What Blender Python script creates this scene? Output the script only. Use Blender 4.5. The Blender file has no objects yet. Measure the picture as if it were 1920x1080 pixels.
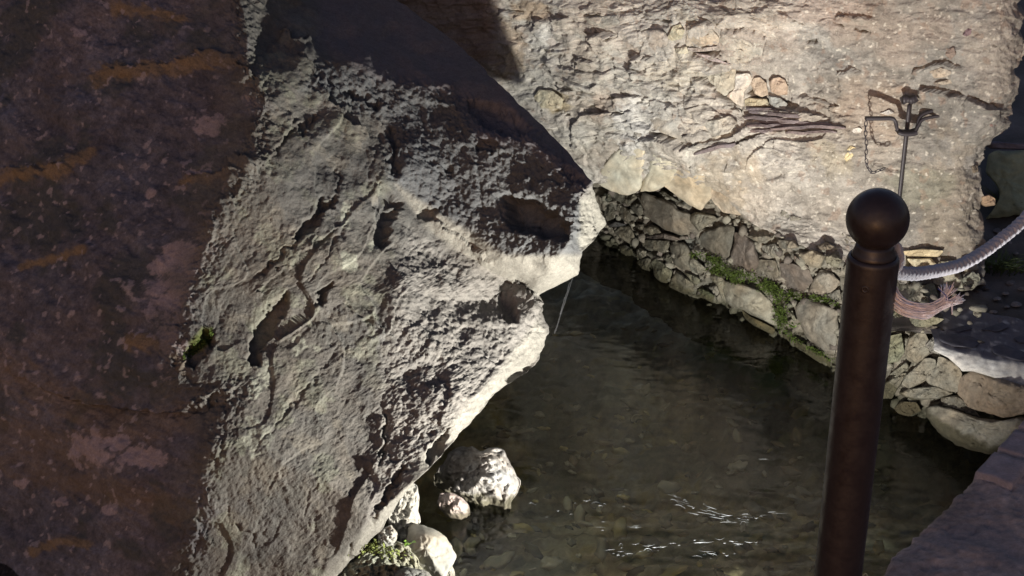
import bpy, math, random
import numpy as np
from mathutils import Vector

# ---------------------------------------------------------------- camera, world, light
scn = bpy.context.scene
COL = scn.collection
F = 2800.0
PITCH = math.radians(25)
CAM = np.array([0.0, 0.0, 1.75])
cam_d = bpy.data.cameras.new('camera'); cam = bpy.data.objects.new('camera', cam_d); COL.objects.link(cam)
cam.location = CAM; cam.rotation_euler = (math.pi/2 - PITCH, 0, 0)
cam_d.sensor_width = 36; cam_d.lens = 36*F/1920; cam_d.clip_end = 500; cam_d.clip_start = 0.05
scn.camera = cam

world = bpy.data.worlds.new('World'); scn.world = world; world.use_nodes = True
wn = world.node_tree; wn.nodes.clear()
sky = wn.nodes.new('ShaderNodeTexSky'); sky.sky_type = 'NISHITA'; sky.sun_disc = False
sky.sun_elevation = math.radians(12); sky.sun_rotation = math.radians(200)
tint = wn.nodes.new('ShaderNodeMix'); tint.data_type = 'RGBA'; tint.blend_type = 'MULTIPLY'
tint.inputs[0].default_value = 1; tint.inputs[7].default_value = (0.98, 0.82, 0.96, 1)
bgn = wn.nodes.new('ShaderNodeBackground'); bgn.inputs[1].default_value = 0.08
wo = wn.nodes.new('ShaderNodeOutputWorld')
wn.links.new(sky.outputs[0], tint.inputs[6]); wn.links.new(tint.outputs[2], bgn.inputs[0]); wn.links.new(bgn.outputs[0], wo.inputs[0])

# the floodlight that stands in the stream against the kerb, just below the frame
LAMP = np.array([0.66, 2.82, -0.40])
sd = bpy.data.lights.new('floodlight_beam', 'SPOT'); sd.energy = 375; sd.color = (1.0, 0.965, 0.90)
sd.spot_size = math.radians(150); sd.spot_blend = 1.0; sd.shadow_soft_size = 0.022
so = bpy.data.objects.new('floodlight_beam', sd); COL.objects.link(so); so.location = LAMP
AIM = Vector((-1.2, 2.2, 0.65))
so.rotation_euler = AIM.to_track_quat('-Z', 'Y').to_euler()

# a small cool uplight let into the pavement that catches the underside of the rope
UP = np.array([1.00, 2.30, 0.03])
ud = bpy.data.lights.new('kerb_uplight', 'SPOT'); ud.energy = 34; ud.color = (.93, .95, 1.0); ud.spot_size = math.radians(78); ud.spot_blend = .6; ud.shadow_soft_size = .015
uo = bpy.data.objects.new('kerb_uplight', ud); COL.objects.link(uo); uo.location = UP
uo.rotation_euler = Vector((-.16, .22, .58)).to_track_quat('-Z', 'Y').to_euler()
scn.view_settings.view_transform = 'Standard'; scn.view_settings.look = 'None'
scn.view_settings.exposure = 0; scn.view_settings.gamma = 1; scn.view_settings.use_curve_mapping = False
scn.render.engine = 'CYCLES'
scn.cycles.max_bounces = 6; scn.cycles.transparent_max_bounces = 8

rng = np.random.default_rng(7)
random.seed(7)
WATER_Z = -0.70

# ---------------------------------------------------------------- numeric helpers
cp, sp = math.cos(PITCH), math.sin(PITCH)
def W(px, py, d):
    """world point at depth d along the view through photo point (px, py): used to take positions from the photograph"""
    px, py, d = np.broadcast_arrays(np.asarray(px, float), np.asarray(py, float), np.asarray(d, float))
    x = (px-960)/F*d; v = (py-540)/F*d
    return np.stack([x, d*cp - v*sp, CAM[2] - d*sp - v*cp], -1)
def d_at_z(py, z):
    return (CAM[2]-z)/(sp + (np.asarray(py, float)-540)/F*cp)
def d_plane(px, py, n, c):
    """depth where the view through (px,py) meets the plane n.x = c"""
    px, py = np.broadcast_arrays(np.asarray(px, float), np.asarray(py, float))
    r = W(px, py, np.ones(px.shape)) - CAM
    return (c - n@CAM)/(r@n)

PERM = np.random.default_rng(3).permutation(256); PERM = np.concatenate([PERM, PERM, PERM])
G3 = np.array([[1,1,0],[-1,1,0],[1,-1,0],[-1,-1,0],[1,0,1],[-1,0,1],[1,0,-1],[-1,0,-1],[0,1,1],[0,-1,1],[0,1,-1],[0,-1,-1],[1,1,0],[-1,1,0],[0,-1,1],[0,-1,-1]], float)
def perlin(p):
    i = np.floor(p).astype(int); f = p - i; i &= 255
    u = f*f*f*(f*(f*6-15)+10)
    out = 0
    for a in (0,1):
        for b in (0,1):
            for c in (0,1):
                h = PERM[PERM[PERM[i[:,0]+a]+i[:,1]+b]+i[:,2]+c] & 15
                g = G3[h]
                w = (u[:,0] if a else 1-u[:,0])*(u[:,1] if b else 1-u[:,1])*(u[:,2] if c else 1-u[:,2])
                out = out + w*(g[:,0]*(f[:,0]-a)+g[:,1]*(f[:,1]-b)+g[:,2]*(f[:,2]-c))
    return out
def fbm(p, scale, octs=4, gain=0.5, seed=0.0):
    q = p*scale + seed*17.31 + 100.0
    s = 0; a = 1.0; tot = 0
    for o in range(octs):
        s = s + a*perlin(q); tot += a
        q = q*2.03 + 7.7; a *= gain
    return s/tot*1.6
def ridged(p, scale, octs=4, gain=0.5, seed=0.0):
    q = p*scale + seed*17.31 + 100.0
    s = 0; a = 1.0; tot = 0
    for o in range(octs):
        s = s + a*(1-np.abs(perlin(q))*2.2); tot += a
        q = q*2.03 + 7.7; a *= gain
    return s/tot
def h2(ix, iy, k):
    v = np.sin(ix*127.1 + iy*311.7 + k*74.7)*43758.5453
    return v - np.floor(v)
def cells(u, v, seed=0, tilt=1.0):
    """chipped facets: a random height and tilt per cell; returns height, distance to border, random value"""
    iu = np.floor(u); iv = np.floor(v)
    best = np.full(u.shape, 9.0); sec = np.full(u.shape, 9.0)
    H = np.zeros(u.shape); R = np.zeros(u.shape)
    for a in (-1,0,1):
        for b in (-1,0,1):
            cx = iu+a; cy = iv+b
            x = cx + h2(cx, cy, 1+seed); y = cy + h2(cx, cy, 2+seed)
            dx = u-x; dy = v-y; d = dx*dx+dy*dy
            r = h2(cx, cy, 3+seed)
            hh = r*0.8 + tilt*((h2(cx, cy, 4+seed)-.5)*dx + (h2(cx, cy, 5+seed)-.5)*dy)*1.6
            m = d < best
            sec = np.where(m, best, np.minimum(sec, d))
            H = np.where(m, hh, H); R = np.where(m, r, R); best = np.where(m, d, best)
    return H-.4, np.sqrt(sec)-np.sqrt(best), R
def sstep(a, b, x):
    t = np.clip((x-a)/(b-a), 0, 1); return t*t*(3-2*t)

def poly_dist(px, py, pts, closed=False):
    """distance, signed side (+ = right of travel on screen) and fraction along a polyline"""
    pts = np.asarray(pts, float)
    if closed: pts = np.vstack([pts, pts[:1]])
    best = np.full(px.shape, 1e9); side = np.zeros(px.shape); fr = np.zeros(px.shape)
    seg = np.linalg.norm(np.diff(pts, axis=0), axis=1); cum = np.concatenate([[0], np.cumsum(seg)])
    for i in range(len(pts)-1):
        a, b = pts[i], pts[i+1]; e = b-a
        t = np.clip(((px-a[0])*e[0]+(py-a[1])*e[1])/(e@e+1e-9), 0, 1)
        dx = px-(a[0]+t*e[0]); dy = py-(a[1]+t*e[1]); d = np.hypot(dx, dy)
        s = np.sign(e[0]*(py-a[1]) - e[1]*(px-a[0]))
        m = d < best
        best = np.where(m, d, best); side = np.where(m, s, side); fr = np.where(m, (cum[i]+t*seg[i])/cum[-1], fr)
    return best, side, fr
def inside(px, py, pts):
    pts = np.asarray(pts, float); r = np.zeros(px.shape, bool)
    for i in range(len(pts)):
        a, b = pts[i], pts[i-1]
        c = (a[1] > py) != (b[1] > py)
        with np.errstate(divide='ignore', invalid='ignore'):
            x = (b[0]-a[0])*(py-a[1])/(b[1]-a[1]+1e-12)+a[0]
        r ^= c & (px < x)
    return r
def near(px, py, pts, m):
    pts = np.asarray(pts, float)
    return np.where((px > pts[:,0].min()-m) & (px < pts[:,0].max()+m) & (py > pts[:,1].min()-m) & (py < pts[:,1].max()+m))[0]
def pocket(px, py, h, pts, depth, w=8):
    """hollow with steep rim inside a traced outline"""
    k = near(px, py, pts, 4)
    if len(k) == 0: return
    d, s, f = poly_dist(px[k], py[k], pts, True)
    ins = inside(px[k], py[k], pts)
    h[k] -= np.where(ins, depth*sstep(0, w, d), 0)
def ledge(px, py, h, pts, hgt, w=30, fade=.15):
    """broken edge: raised on the right hand of travel, dropping steeply on the left"""
    k = near(px, py, pts, w*3)
    if len(k) == 0: return
    d, s, f = poly_dist(px[k], py[k], pts)
    e = sstep(0, fade, f)*sstep(0, fade, 1-f)
    inn = np.clip((f > .001)*(f < .999)*1.0, 0, 1)
    h[k] += np.where(s > 0, hgt*np.exp(-d/w), -hgt*.35*np.exp(-d/(w*.25)))*e*np.where(inn > 0, 1, np.exp(-d/6))
def crack(px, py, h, pts, depth, w=2.5):
    k = near(px, py, pts, w*4)
    if len(k) == 0: return
    d, s, f = poly_dist(px[k], py[k], pts)
    h[k] -= depth*np.exp(-(d/w)**2)*sstep(0, .1, f)*sstep(0, .1, 1-f)
def mask_poly(px, py, pts, soft=25):
    d, s, f = poly_dist(px, py, pts, True)
    return sstep(-soft, soft, np.where(inside(px, py, pts), d, -d))

# ---------------------------------------------------------------- object helpers
def mesh_obj(name, verts, faces, mat, parent=None, cols=None, smooth=True):
    verts = np.asarray(verts, float)
    c = verts.mean(0); c[2] = verts[:,2].min()
    base = c.copy()
    if parent is not None: base = c
    me = bpy.data.meshes.new(name)
    faces = [tuple(f) for f in faces] if not isinstance(faces, np.ndarray) else faces
    me.vertices.add(len(verts)); me.vertices.foreach_set('co', (verts-base).ravel())
    if isinstance(faces, np.ndarray):
        n = faces.shape[1]; nf = len(faces)
        me.loops.add(nf*n); me.loops.foreach_set('vertex_index', faces.ravel().astype(np.int32))
        me.polygons.add(nf); me.polygons.foreach_set('loop_start', np.arange(nf, dtype=np.int32)*n)
        me.polygons.foreach_set('loop_total', np.full(nf, n, np.int32))
    else:
        ln = np.array([len(f) for f in faces], np.int32); fl = np.array([i for f in faces for i in f], np.int32)
        me.loops.add(len(fl)); me.loops.foreach_set('vertex_index', fl)
        me.polygons.add(len(faces)); me.polygons.foreach_set('loop_start', np.concatenate([[0], np.cumsum(ln)[:-1]]).astype(np.int32))
        me.polygons.foreach_set('loop_total', ln)
    me.update(calc_edges=True)
    if smooth: me.polygons.foreach_set('use_smooth', np.ones(len(me.polygons), bool))
    if cols is not None:
        at = me.color_attributes.new('Col', 'FLOAT_COLOR', 'POINT')
        cc = np.ones((len(verts), 4), np.float32); cc[:, :3] = cols
        at.data.foreach_set('color', cc.ravel())
    me.materials.append(mat)
    me.validate()
    o = bpy.data.objects.new(name, me); COL.objects.link(o)
    if parent is not None:
        o.parent = parent
        pm = parent.get('_loc') or (0,0,0)
        o.location = Vector(base) - Vector(pm)
    else: o.location = base
    o['_loc'] = tuple(float(x) for x in base)
    return o
def tag(o, label=None, cat=None, group=None, kind=None):
    if label: o['label'] = label
    if cat: o['category'] = cat
    if group: o['group'] = group
    if kind: o['kind'] = kind
    return o
def empty(name, loc, label, cat, group=None):
    o = bpy.data.objects.new(name, None); COL.objects.link(o); o.location = loc; o.empty_display_size = .05
    o['_loc'] = tuple(float(x) for x in loc)
    return tag(o, label, cat, group)
def grid_faces(nr, nc, wrap=False):
    r, c = np.meshgrid(np.arange(nr-1), np.arange(nc if wrap else nc-1), indexing='ij')
    a = r*nc+c; b = r*nc+(c+1) % nc; return np.stack([a, a+nc, b+nc, b], -1).reshape(-1, 4)
def grid_normals(P):
    du = np.gradient(P, axis=1); dv = np.gradient(P, axis=0)
    n = np.cross(du, dv); n /= np.linalg.norm(n, axis=-1, keepdims=True)+1e-12
    return n

def tube(path, r, seg=10, taper=None):
    path = np.asarray(path, float); n = len(path)
    T = np.gradient(path, axis=0); T /= np.linalg.norm(T, axis=1, keepdims=True)+1e-12
    ref = np.array([0,0,1.]) if abs(T[0][2]) < .9 else np.array([1.,0,0])
    U = np.cross(T[0], ref); U /= np.linalg.norm(U); V = []
    us = []
    for t in T:
        U = U - t*(U@t); U /= np.linalg.norm(U)+1e-12; us.append(U)
    us = np.array(us); vs = np.cross(T, us)
    a = np.linspace(0, 2*math.pi, seg, endpoint=False)
    rr = np.full(n, r) if np.isscalar(r) else np.asarray(r)
    ring = path[:,None] + (us[:,None]*np.cos(a)[None,:,None] + vs[:,None]*np.sin(a)[None,:,None])*rr[:,None,None]
    v = ring.reshape(-1, 3)
    f = [list(x) for x in grid_faces(n, seg, True)]
    v = np.vstack([v, path[:1], path[-1:]]); k = n*seg
    for j in range(seg):
        f.append([k, j, (j+1) % seg]); f.append([k+1, (n-1)*seg+(j+1) % seg, (n-1)*seg+j])
    return v, f
def join(parts):
    V = []; Fc = []; o = 0
    for v, f in parts:
        V.append(np.asarray(v, float)); Fc += [[i+o for i in q] for q in f]; o += len(v)
    return np.vstack(V), Fc
def spline(pts, n):
    pts = np.asarray(pts, float); m = len(pts)
    t = np.linspace(0, m-1, n); out = []
    for x in t:
        i = min(int(x), m-2); f = x-i
        p0 = pts[max(i-1,0)]; p1 = pts[i]; p2 = pts[i+1]; p3 = pts[min(i+2,m-1)]
        out.append(.5*((2*p1)+(-p0+p2)*f+(2*p0-5*p1+4*p2-p3)*f*f+(-p0+3*p1-3*p2+p3)*f**3))
    return np.array(out)
def box(x0, x1, y0, y1, z0, z1):
    v = [(x,y,z) for z in (z0,z1) for y in (y0,y1) for x in (x0,x1)]
    f = [(0,2,3,1),(4,5,7,6),(0,1,5,4),(2,6,7,3),(0,4,6,2),(1,3,7,5)]
    return np.array(v, float), [list(q) for q in f]

# ---------------------------------------------------------------- materials
def rock_mat(name, rough=.92, grain=260, bump=.45, dist=.004, spec=.25, var=.28):
    m = bpy.data.materials.new(name); m.use_nodes = True; nt = m.node_tree; N = nt.nodes; Lk = nt.links
    b = N['Principled BSDF']; b.inputs['Roughness'].default_value = rough; b.inputs['Specular IOR Level'].default_value = spec
    tc = N.new('ShaderNodeTexCoord'); at = N.new('ShaderNodeAttribute'); at.attribute_name = 'Col'
    n1 = N.new('ShaderNodeTexNoise'); n1.inputs['Scale'].default_value = grain; n1.inputs['Detail'].default_value = 4; n1.inputs['Roughness'].default_value = .65
    n2 = N.new('ShaderNodeTexNoise'); n2.inputs['Scale'].default_value = grain*.22; n2.inputs['Detail'].default_value = 5; n2.inputs['Roughness'].default_value = .7
    Lk.new(tc.outputs['Object'], n1.inputs['Vector']); Lk.new(tc.outputs['Object'], n2.inputs['Vector'])
    mr = N.new('ShaderNodeMapRange'); mr.inputs[1].default_value = .3; mr.inputs[2].default_value = .7; mr.inputs[3].default_value = 1-var; mr.inputs[4].default_value = 1+var
    ad = N.new('ShaderNodeMath'); ad.operation = 'ADD'; hf = N.new('ShaderNodeMath'); hf.operation = 'MULTIPLY'; hf.inputs[1].default_value = .5
    Lk.new(n1.outputs[0], ad.inputs[0]); Lk.new(n2.outputs[0], ad.inputs[1]); Lk.new(ad.outputs[0], hf.inputs[0]); Lk.new(hf.outputs[0], mr.inputs[0])
    mx = N.new('ShaderNodeVectorMath'); mx.operation = 'SCALE'; Lk.new(at.outputs['Color'], mx.inputs[0]); Lk.new(mr.outputs[0], mx.inputs['Scale'])
    Lk.new(mx.outputs[0], b.inputs['Base Color'])
    bp = N.new('ShaderNodeBump'); bp.inputs['Strength'].default_value = bump; bp.inputs['Distance'].default_value = dist
    Lk.new(hf.outputs[0], bp.inputs['Height']); Lk.new(bp.outputs[0], b.inputs['Normal'])
    return m
def plain_mat(name, col, rough=.5, metal=0., spec=.5, bump=0., scale=200, var=.15, coat=0.):
    m = bpy.data.materials.new(name); m.use_nodes = True; nt = m.node_tree; N = nt.nodes; Lk = nt.links
    b = N['Principled BSDF']; b.inputs['Roughness'].default_value = rough; b.inputs['Metallic'].default_value = metal
    b.inputs['Specular IOR Level'].default_value = spec; b.inputs['Coat Weight'].default_value = coat
    tc = N.new('ShaderNodeTexCoord'); n1 = N.new('ShaderNodeTexNoise'); n1.inputs['Scale'].default_value = scale; n1.inputs['Detail'].default_value = 4
    Lk.new(tc.outputs['Object'], n1.inputs['Vector'])
    cr = N.new('ShaderNodeMapRange'); cr.inputs[3].default_value = 1-var; cr.inputs[4].default_value = 1+var; cr.inputs[1].default_value = .3; cr.inputs[2].default_value = .7
    Lk.new(n1.outputs[0], cr.inputs[0])
    mx = N.new('ShaderNodeVectorMath'); mx.operation = 'SCALE'; mx.inputs[0].default_value = col[:3]; Lk.new(cr.outputs[0], mx.inputs['Scale'])
    Lk.new(mx.outputs[0], b.inputs['Base Color'])
    if bump:
        bp = N.new('ShaderNodeBump'); bp.inputs['Strength'].default_value = bump; bp.inputs['Distance'].default_value = .001
        Lk.new(n1.outputs[0], bp.inputs['Height']); Lk.new(bp.outputs[0], b.inputs['Normal'])
    return m
M_BOULDER = rock_mat('grey_rock', grain=210, bump=.8, dist=.007, var=.42)
M_WALL = rock_mat('crumbling_lime_render', grain=150, bump=.85, dist=.009, var=.34)
M_STONE = rock_mat('rubble_stone', grain=120, bump=.9, dist=.008, var=.34)
M_SMOOTH = rock_mat('smooth_stone', grain=170, bump=.45, dist=.003, rough=.8, var=.2)
M_WET = rock_mat('wet_stone', grain=160, bump=.3, dist=.002, rough=.45, spec=.5)
M_BED = rock_mat('stream_bed_gravel', grain=90, bump=.4, dist=.004, rough=.7, var=.35)
M_GROUND = rock_mat('trodden_earth', grain=150, bump=.6, dist=.006)
M_PAVE = rock_mat('worn_concrete', grain=220, bump=.7, dist=.003)
M_MOSS = plain_mat('moss_green', (.055, .080, .018), rough=.9, spec=.1, var=.5, scale=60)
M_GRASS = plain_mat('grass_green', (.09, .13, .04), rough=.7, var=.4, scale=30)
M_STRAW = plain_mat('pale_grass', (.55, .52, .28), rough=.7)
M_BOLLARD = plain_mat('brown_painted_steel', (.024, .017, .016), rough=.38, spec=.5, bump=.35, scale=120, var=.15)
def wear(m):
    N = m.node_tree.nodes; Lk = m.node_tree.links; b = N['Principled BSDF']; tc = N.new('ShaderNodeTexCoord')
    n = N.new('ShaderNodeTexNoise'); n.inputs['Scale'].default_value = 28; n.inputs['Detail'].default_value = 8; n.inputs['Roughness'].default_value = .7
    r = N.new('ShaderNodeMapRange'); r.inputs[1].default_value = .35; r.inputs[2].default_value = .7; r.inputs[3].default_value = .28; r.inputs[4].default_value = .62
    Lk.new(tc.outputs['Object'], n.inputs['Vector']); Lk.new(n.outputs[0], r.inputs[0]); Lk.new(r.outputs[0], b.inputs['Roughness'])
wear(M_BOLLARD)
M_IRON = plain_mat('dark_iron', (.035, .030, .034), rough=.55, metal=.0, spec=.5, bump=.5, scale=300)
M_ROPE = plain_mat('grey_violet_rope', (.46, .44, .44), rough=.95, spec=.1, bump=.6, scale=900, var=.2)
M_FRAY = plain_mat('frayed_rope_fibre', (.85, .79, .78), rough=.8, spec=.2, var=.25, scale=90)
M_FRAYB = plain_mat('blue_rope_fibre', (.05, .08, .35), rough=.8)
M_BLACK = plain_mat('black_housing', (.02, .02, .02), rough=.5)

def vary(p, base, amt=.12, scale=9, seed=0, warm=.05):
    n = fbm(p, scale, 4, .6, seed); w = fbm(p, scale*.7, 3, .5, seed+5)
    c = np.array(base)[None]*(1+amt*2*n[:,None])
    c = c*np.stack([1+warm*2*w, np.ones_like(w), 1-warm*2*w], -1)
    return np.clip(c, .01, .9)
def mixc(c, m, col):
    m = np.clip(m, 0, 1)[:,None]; return c*(1-m)+np.array(col)[None]*m

# ---------------------------------------------------------------- the big boulder
CTRL = {"v":[["s00",300,-420,4.942],["s01",450,-250,5.116],["s02",600,-110,4.881],["s1",740,0,4.755],["s2",850,75,4.652],["s3",940,160,4.47],["s4",1030,245,4.322],["s5",1110,340,4.161],["s6",1137,420,4.315],["s7",1090,472,4.213],["s8",1086,515,4.246],["s9",1010,553,4.334],["s10",1033,625,4.307],["s11",1000,685,4.242],["s12",925,738,4.083],["s13",860,820,3.936],["s14",780,900,3.849],["s15",700,1005,3.879],["s16",635,1080,3.903],["s17",520,1220,3.915],["s18",380,1420,3.807],["r0",430,-250,4.492],["r1",450,0,4.241],["r2",470,110,4.133],["r3",492,200,4.068],["r4",480,300,3.995],["r5",400,420,3.943],["r6",345,590,3.881],["r7",325,690,3.839],["r8",345,765,3.845],["r9",445,730,3.844],["r10",400,850,3.781],["r11",365,970,3.806],["r12",345,1080,3.829],["r13",320,1420,3.799],["t1",570,0,4.545],["t2",600,110,4.31],["t3",720,150,4.339],["t4",830,165,4.379],["t5",890,250,4.281],["t6",1000,270,4.218],["t7",1095,365,4.118],["u1",560,200,4.149],["u2",640,170,4.282],["u3",725,235,4.282],["u4",725,335,4.198],["u5",630,350,4.11],["u6",560,450,3.996],["u7",700,460,4.09],["g1",850,300,4.271],["g2",800,250,4.297],["g3",1000,330,4.19],["h1",940,365,4.219],["h2",1050,385,4.126],["h3",1070,445,4.081],["h4",960,430,4.167],["l2",800,385,4.238],["l3",870,430,4.228],["l4",950,478,4.183],["l5",1050,480,4.101],["m1",762,395,4.222],["m2",810,440,4.239],["m3",900,492,4.263],["m4",960,535,4.353],["c1",735,560,4.039],["c2",725,700,3.966],["c3",715,850,3.901],["c4",690,940,3.829],["k1",860,560,4.19],["k2",840,680,4.031],["k3",925,560,4.286],["k4",935,620,4.187],["b1",1000,600,4.24],["b2",990,640,4.212],["b3",930,695,4.099],["b4",850,790,3.93],["b5",765,875,3.873],["b6",690,975,3.824],["b7",600,1080,3.87],["f1",520,600,3.941],["f2",600,700,3.929],["f3",500,850,3.8],["f4",600,900,3.814],["f5",450,1000,3.823],["f6",560,1000,3.84],["d1",-600,-420,6.183],["d2",0,-420,5.275],["d3",-600,300,5.298],["d4",-600,900,5.028],["d5",-600,1420,5.033],["d6",0,1420,4.108],["e1",100,0,4.495],["e2",200,130,4.28],["e3",100,300,4.249],["e4",300,320,4.07],["e5",50,560,4.119],["e6",200,600,3.956],["e7",0,690,4.14],["e8",150,760,3.99],["e9",100,950,4.045],["e10",250,900,3.886],["e11",200,1100,3.938]],"t":[[88,87,97],[85,86,91],[87,85,91],[91,93,87],[93,95,87],[97,87,95],[98,99,97],[88,97,99],[99,90,88],[89,88,90],[33,20,34],[27,28,96],[32,33,100],[101,100,33],[33,34,101],[91,86,0],[93,91,92],[92,94,93],[94,96,93],[95,93,96],[97,95,96],[98,97,96],[96,28,98],[28,29,98],[29,100,98],[99,98,100],[100,101,99],[90,99,101],[101,34,90],[1,22,21],[31,30,81],[81,83,31],[42,36,43],[43,46,42],[22,1,2],[2,35,22],[23,22,35],[35,36,23],[36,42,23],[24,23,42],[25,24,42],[42,46,25],[46,47,25],[26,25,47],[79,26,47],[30,79,80],[81,30,80],[80,82,81],[82,84,81],[83,81,84],[84,78,83],[19,83,78],[78,18,19],[1,21,0],[91,0,21],[21,22,91],[92,91,22],[22,23,92],[94,92,23],[23,24,94],[24,25,94],[25,26,94],[96,94,26],[27,96,26],[26,79,27],[79,30,27],[28,27,30],[29,28,30],[30,31,29],[100,29,31],[32,100,31],[31,83,32],[33,32,83],[83,19,33],[20,33,19],[45,60,48],[50,38,39],[39,49,50],[49,57,56],[61,56,57],[37,3,4],[4,38,37],[44,37,38],[38,50,44],[45,44,50],[50,49,45],[49,56,45],[60,45,56],[56,61,60],[60,61,64],[61,68,64],[68,69,64],[65,64,69],[69,75,65],[66,65,75],[76,66,75],[75,15,76],[15,16,76],[17,77,16],[40,51,52],[52,51,53],[58,63,62],[70,62,63],[74,71,73],[72,11,12],[7,8,41],[41,8,9],[59,54,9],[10,59,9],[41,54,53],[59,10,11],[40,5,6],[6,7,40],[41,53,51],[53,54,55],[54,59,55],[58,55,59],[63,58,59],[59,11,63],[11,72,70],[71,70,72],[73,71,72],[72,12,73],[12,13,73],[74,73,13],[14,74,13],[38,4,5],[39,38,5],[5,40,39],[40,52,39],[49,39,52],[57,49,52],[52,55,57],[55,58,57],[58,62,57],[61,57,62],[68,61,62],[62,70,68],[70,71,68],[69,68,71],[71,74,69],[74,14,75],[15,75,14],[35,2,3],[36,35,3],[3,37,36],[43,36,37],[37,44,43],[46,43,44],[44,45,46],[45,48,46],[47,46,48],[48,64,47],[79,47,64],[80,79,64],[64,65,80],[65,66,80],[82,80,66],[67,82,66],[66,76,67],[76,16,77],[82,67,77],[84,82,77],[18,78,77],[77,17,18],[51,40,41],[7,41,40],[54,41,9],[55,52,53],[48,60,64],[70,63,11],[75,69,74],[67,76,77],[78,84,77]]}
def tin(px, py):
    vs = np.array([(a[1], a[2], 1/a[3]) for a in CTRL['v']])
    out = np.full(px.shape, np.nan)
    for t in CTRL['t']:
        a, b, c = vs[t[0]], vs[t[1]], vs[t[2]]
        lo = np.minimum(np.minimum(a, b), c)-3; hi = np.maximum(np.maximum(a, b), c)+3
        k = np.where((px >= lo[0]) & (px <= hi[0]) & (py >= lo[1]) & (py <= hi[1]))[0]
        den = (b[1]-c[1])*(a[0]-c[0])+(c[0]-b[0])*(a[1]-c[1])
        if abs(den) < 1e-6: continue
        x, y = px[k], py[k]
        l1 = ((b[1]-c[1])*(x-c[0])+(c[0]-b[0])*(y-c[1]))/den
        l2 = ((c[1]-a[1])*(x-c[0])+(a[0]-c[0])*(y-c[1]))/den
        l3 = 1-l1-l2; e = -.004
        m = (l1 >= e) & (l2 >= e) & (l3 >= e)
        out[k[m]] = (l1*a[2]+l2*b[2]+l3*c[2])[m]
    return out
SIL = np.array([(a[1], a[2], a[3]) for a in CTRL['v'] if a[0][0] == 's'])
def big_boulder():
    rows = np.concatenate([np.linspace(-420, -30, 60, endpoint=False), np.linspace(-30, 1110, 560, endpoint=False), np.linspace(1110, 1400, 50)])
    nf = 600
    xr = np.interp(rows, SIL[:,1], SIL[:,0])
    dr = np.interp(rows, SIL[:,1], SIL[:,2])
    # jagged silhouette
    rp = np.stack([rows*0+3.3, rows/60, rows*0], -1)
    xr = xr + perlin(rp)*7 + perlin(rp*2.7+9)*5 + perlin(rp*7.1+3)*2.5
    tl = np.concatenate([np.linspace(0, .30, 60, endpoint=False), np.linspace(.30, 1, nf-60)])
    px = -560 + tl[None,:]*(xr[:,None]+560); py = np.repeat(rows[:,None], nf, 1)
    fx, fy = px.ravel(), py.ravel()
    q = np.stack([fx/90, fy/90, fx*0], -1)
    edge = np.clip((xr[:,None]-px)/60, 0, 1).ravel()
    wx = (perlin(q)*16 + perlin(q*3.1+5)*7)*edge; wy = (perlin(q+31)*16 + perlin(q*3.1+45)*7)*edge
    inv = tin(np.minimum(fx+wx, np.interp(fy+wy, SIL[:,1], SIL[:,0])-.5), np.clip(fy+wy, -418, 1398))
    inv = inv.reshape(px.shape)
    for j in range(inv.shape[0]):                       # fill the few misses from the neighbour
        b = np.isnan(inv[j])
        if b.any() and (~b).any(): inv[j, b] = np.interp(np.where(b)[0], np.where(~b)[0], inv[j, ~b])
    for _ in range(3):
        inv[1:-1,1:-1] = (inv[1:-1,1:-1]*2+inv[:-2,1:-1]+inv[2:,1:-1]+inv[1:-1,:-2]+inv[1:-1,2:])/6
    d = 1/inv
    P = W(px, py, d)
    Nn = -grid_normals(P)
    view = CAM - P; sgn = np.sign((Nn*view).sum(-1, keepdims=True)); Nn *= sgn
    p = P.reshape(-1, 3); h = np.zeros(len(p))
    # regions of different roughness
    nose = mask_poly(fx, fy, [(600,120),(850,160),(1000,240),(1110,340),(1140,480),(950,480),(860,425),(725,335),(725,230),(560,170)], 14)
    lobe = mask_poly(fx, fy, [(760,430),(900,500),(1010,556),(1035,630),(990,650),(860,780),(760,890),(690,980),(690,900),(725,700),(735,560)], 22)
    main = mask_poly(fx, fy, [(450,-50),(560,100),(720,230),(740,420),(735,560),(725,700),(700,900),(600,1100),(340,1100),(400,850),(450,740),(330,700),(345,590),(480,300)], 25)
    left = mask_poly(fx+perlin(q*2)*60, fy, [(-600,-500),(400,-500),(410,0),(440,200),(370,420),(310,620),(320,740),(370,800),(330,1100),(-600,1500)], 75)
    up = mask_poly(fx, fy, [(560,-500),(600,90),(720,150),(850,175),(900,262),(990,275),(1095,362),(1150,300),(900,-200)], 18)
    rough = .20 + .80*nose + .68*lobe + .02*main
    rd_, s_, f_ = poly_dist(fx, fy, [(450,-60),(450,0),(470,110),(492,200),(480,300),(400,420),(345,590),(325,690),(345,765),(445,730),(400,850),(365,970),(345,1090)])
    ridge_b = np.exp(-(rd_/28)**2)
    rough = rough + .9*ridge_b
    rough_f = rough + .22*main
    strip = mask_poly(fx, fy, [(1010,600),(1040,640),(920,750),(790,900),(640,1100),(600,1100),(690,985),(765,880),(850,790),(930,700)], 8)
    rough = rough*(1-.35*strip)*(1-.82*up)
    q3 = p.copy()
    wob = fbm(p, 7, 3, .5, 3)*.03
    h += fbm(p, 3.2, 3, .42, 1)*.012*(.4+.5*main+left*.8)
    c1, b1, r1 = cells(fx/46+fy/130+perlin(q*1.3)*.9, fy/60-fx/150+perlin(q*1.3+8)*.9, 1, 1.2)
    c2, b2, r2 = cells(fx/19+fy/60+perlin(q*3)*.8, fy/24-fx/70+perlin(q*3+8)*.8, 7, 1.2)
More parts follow.
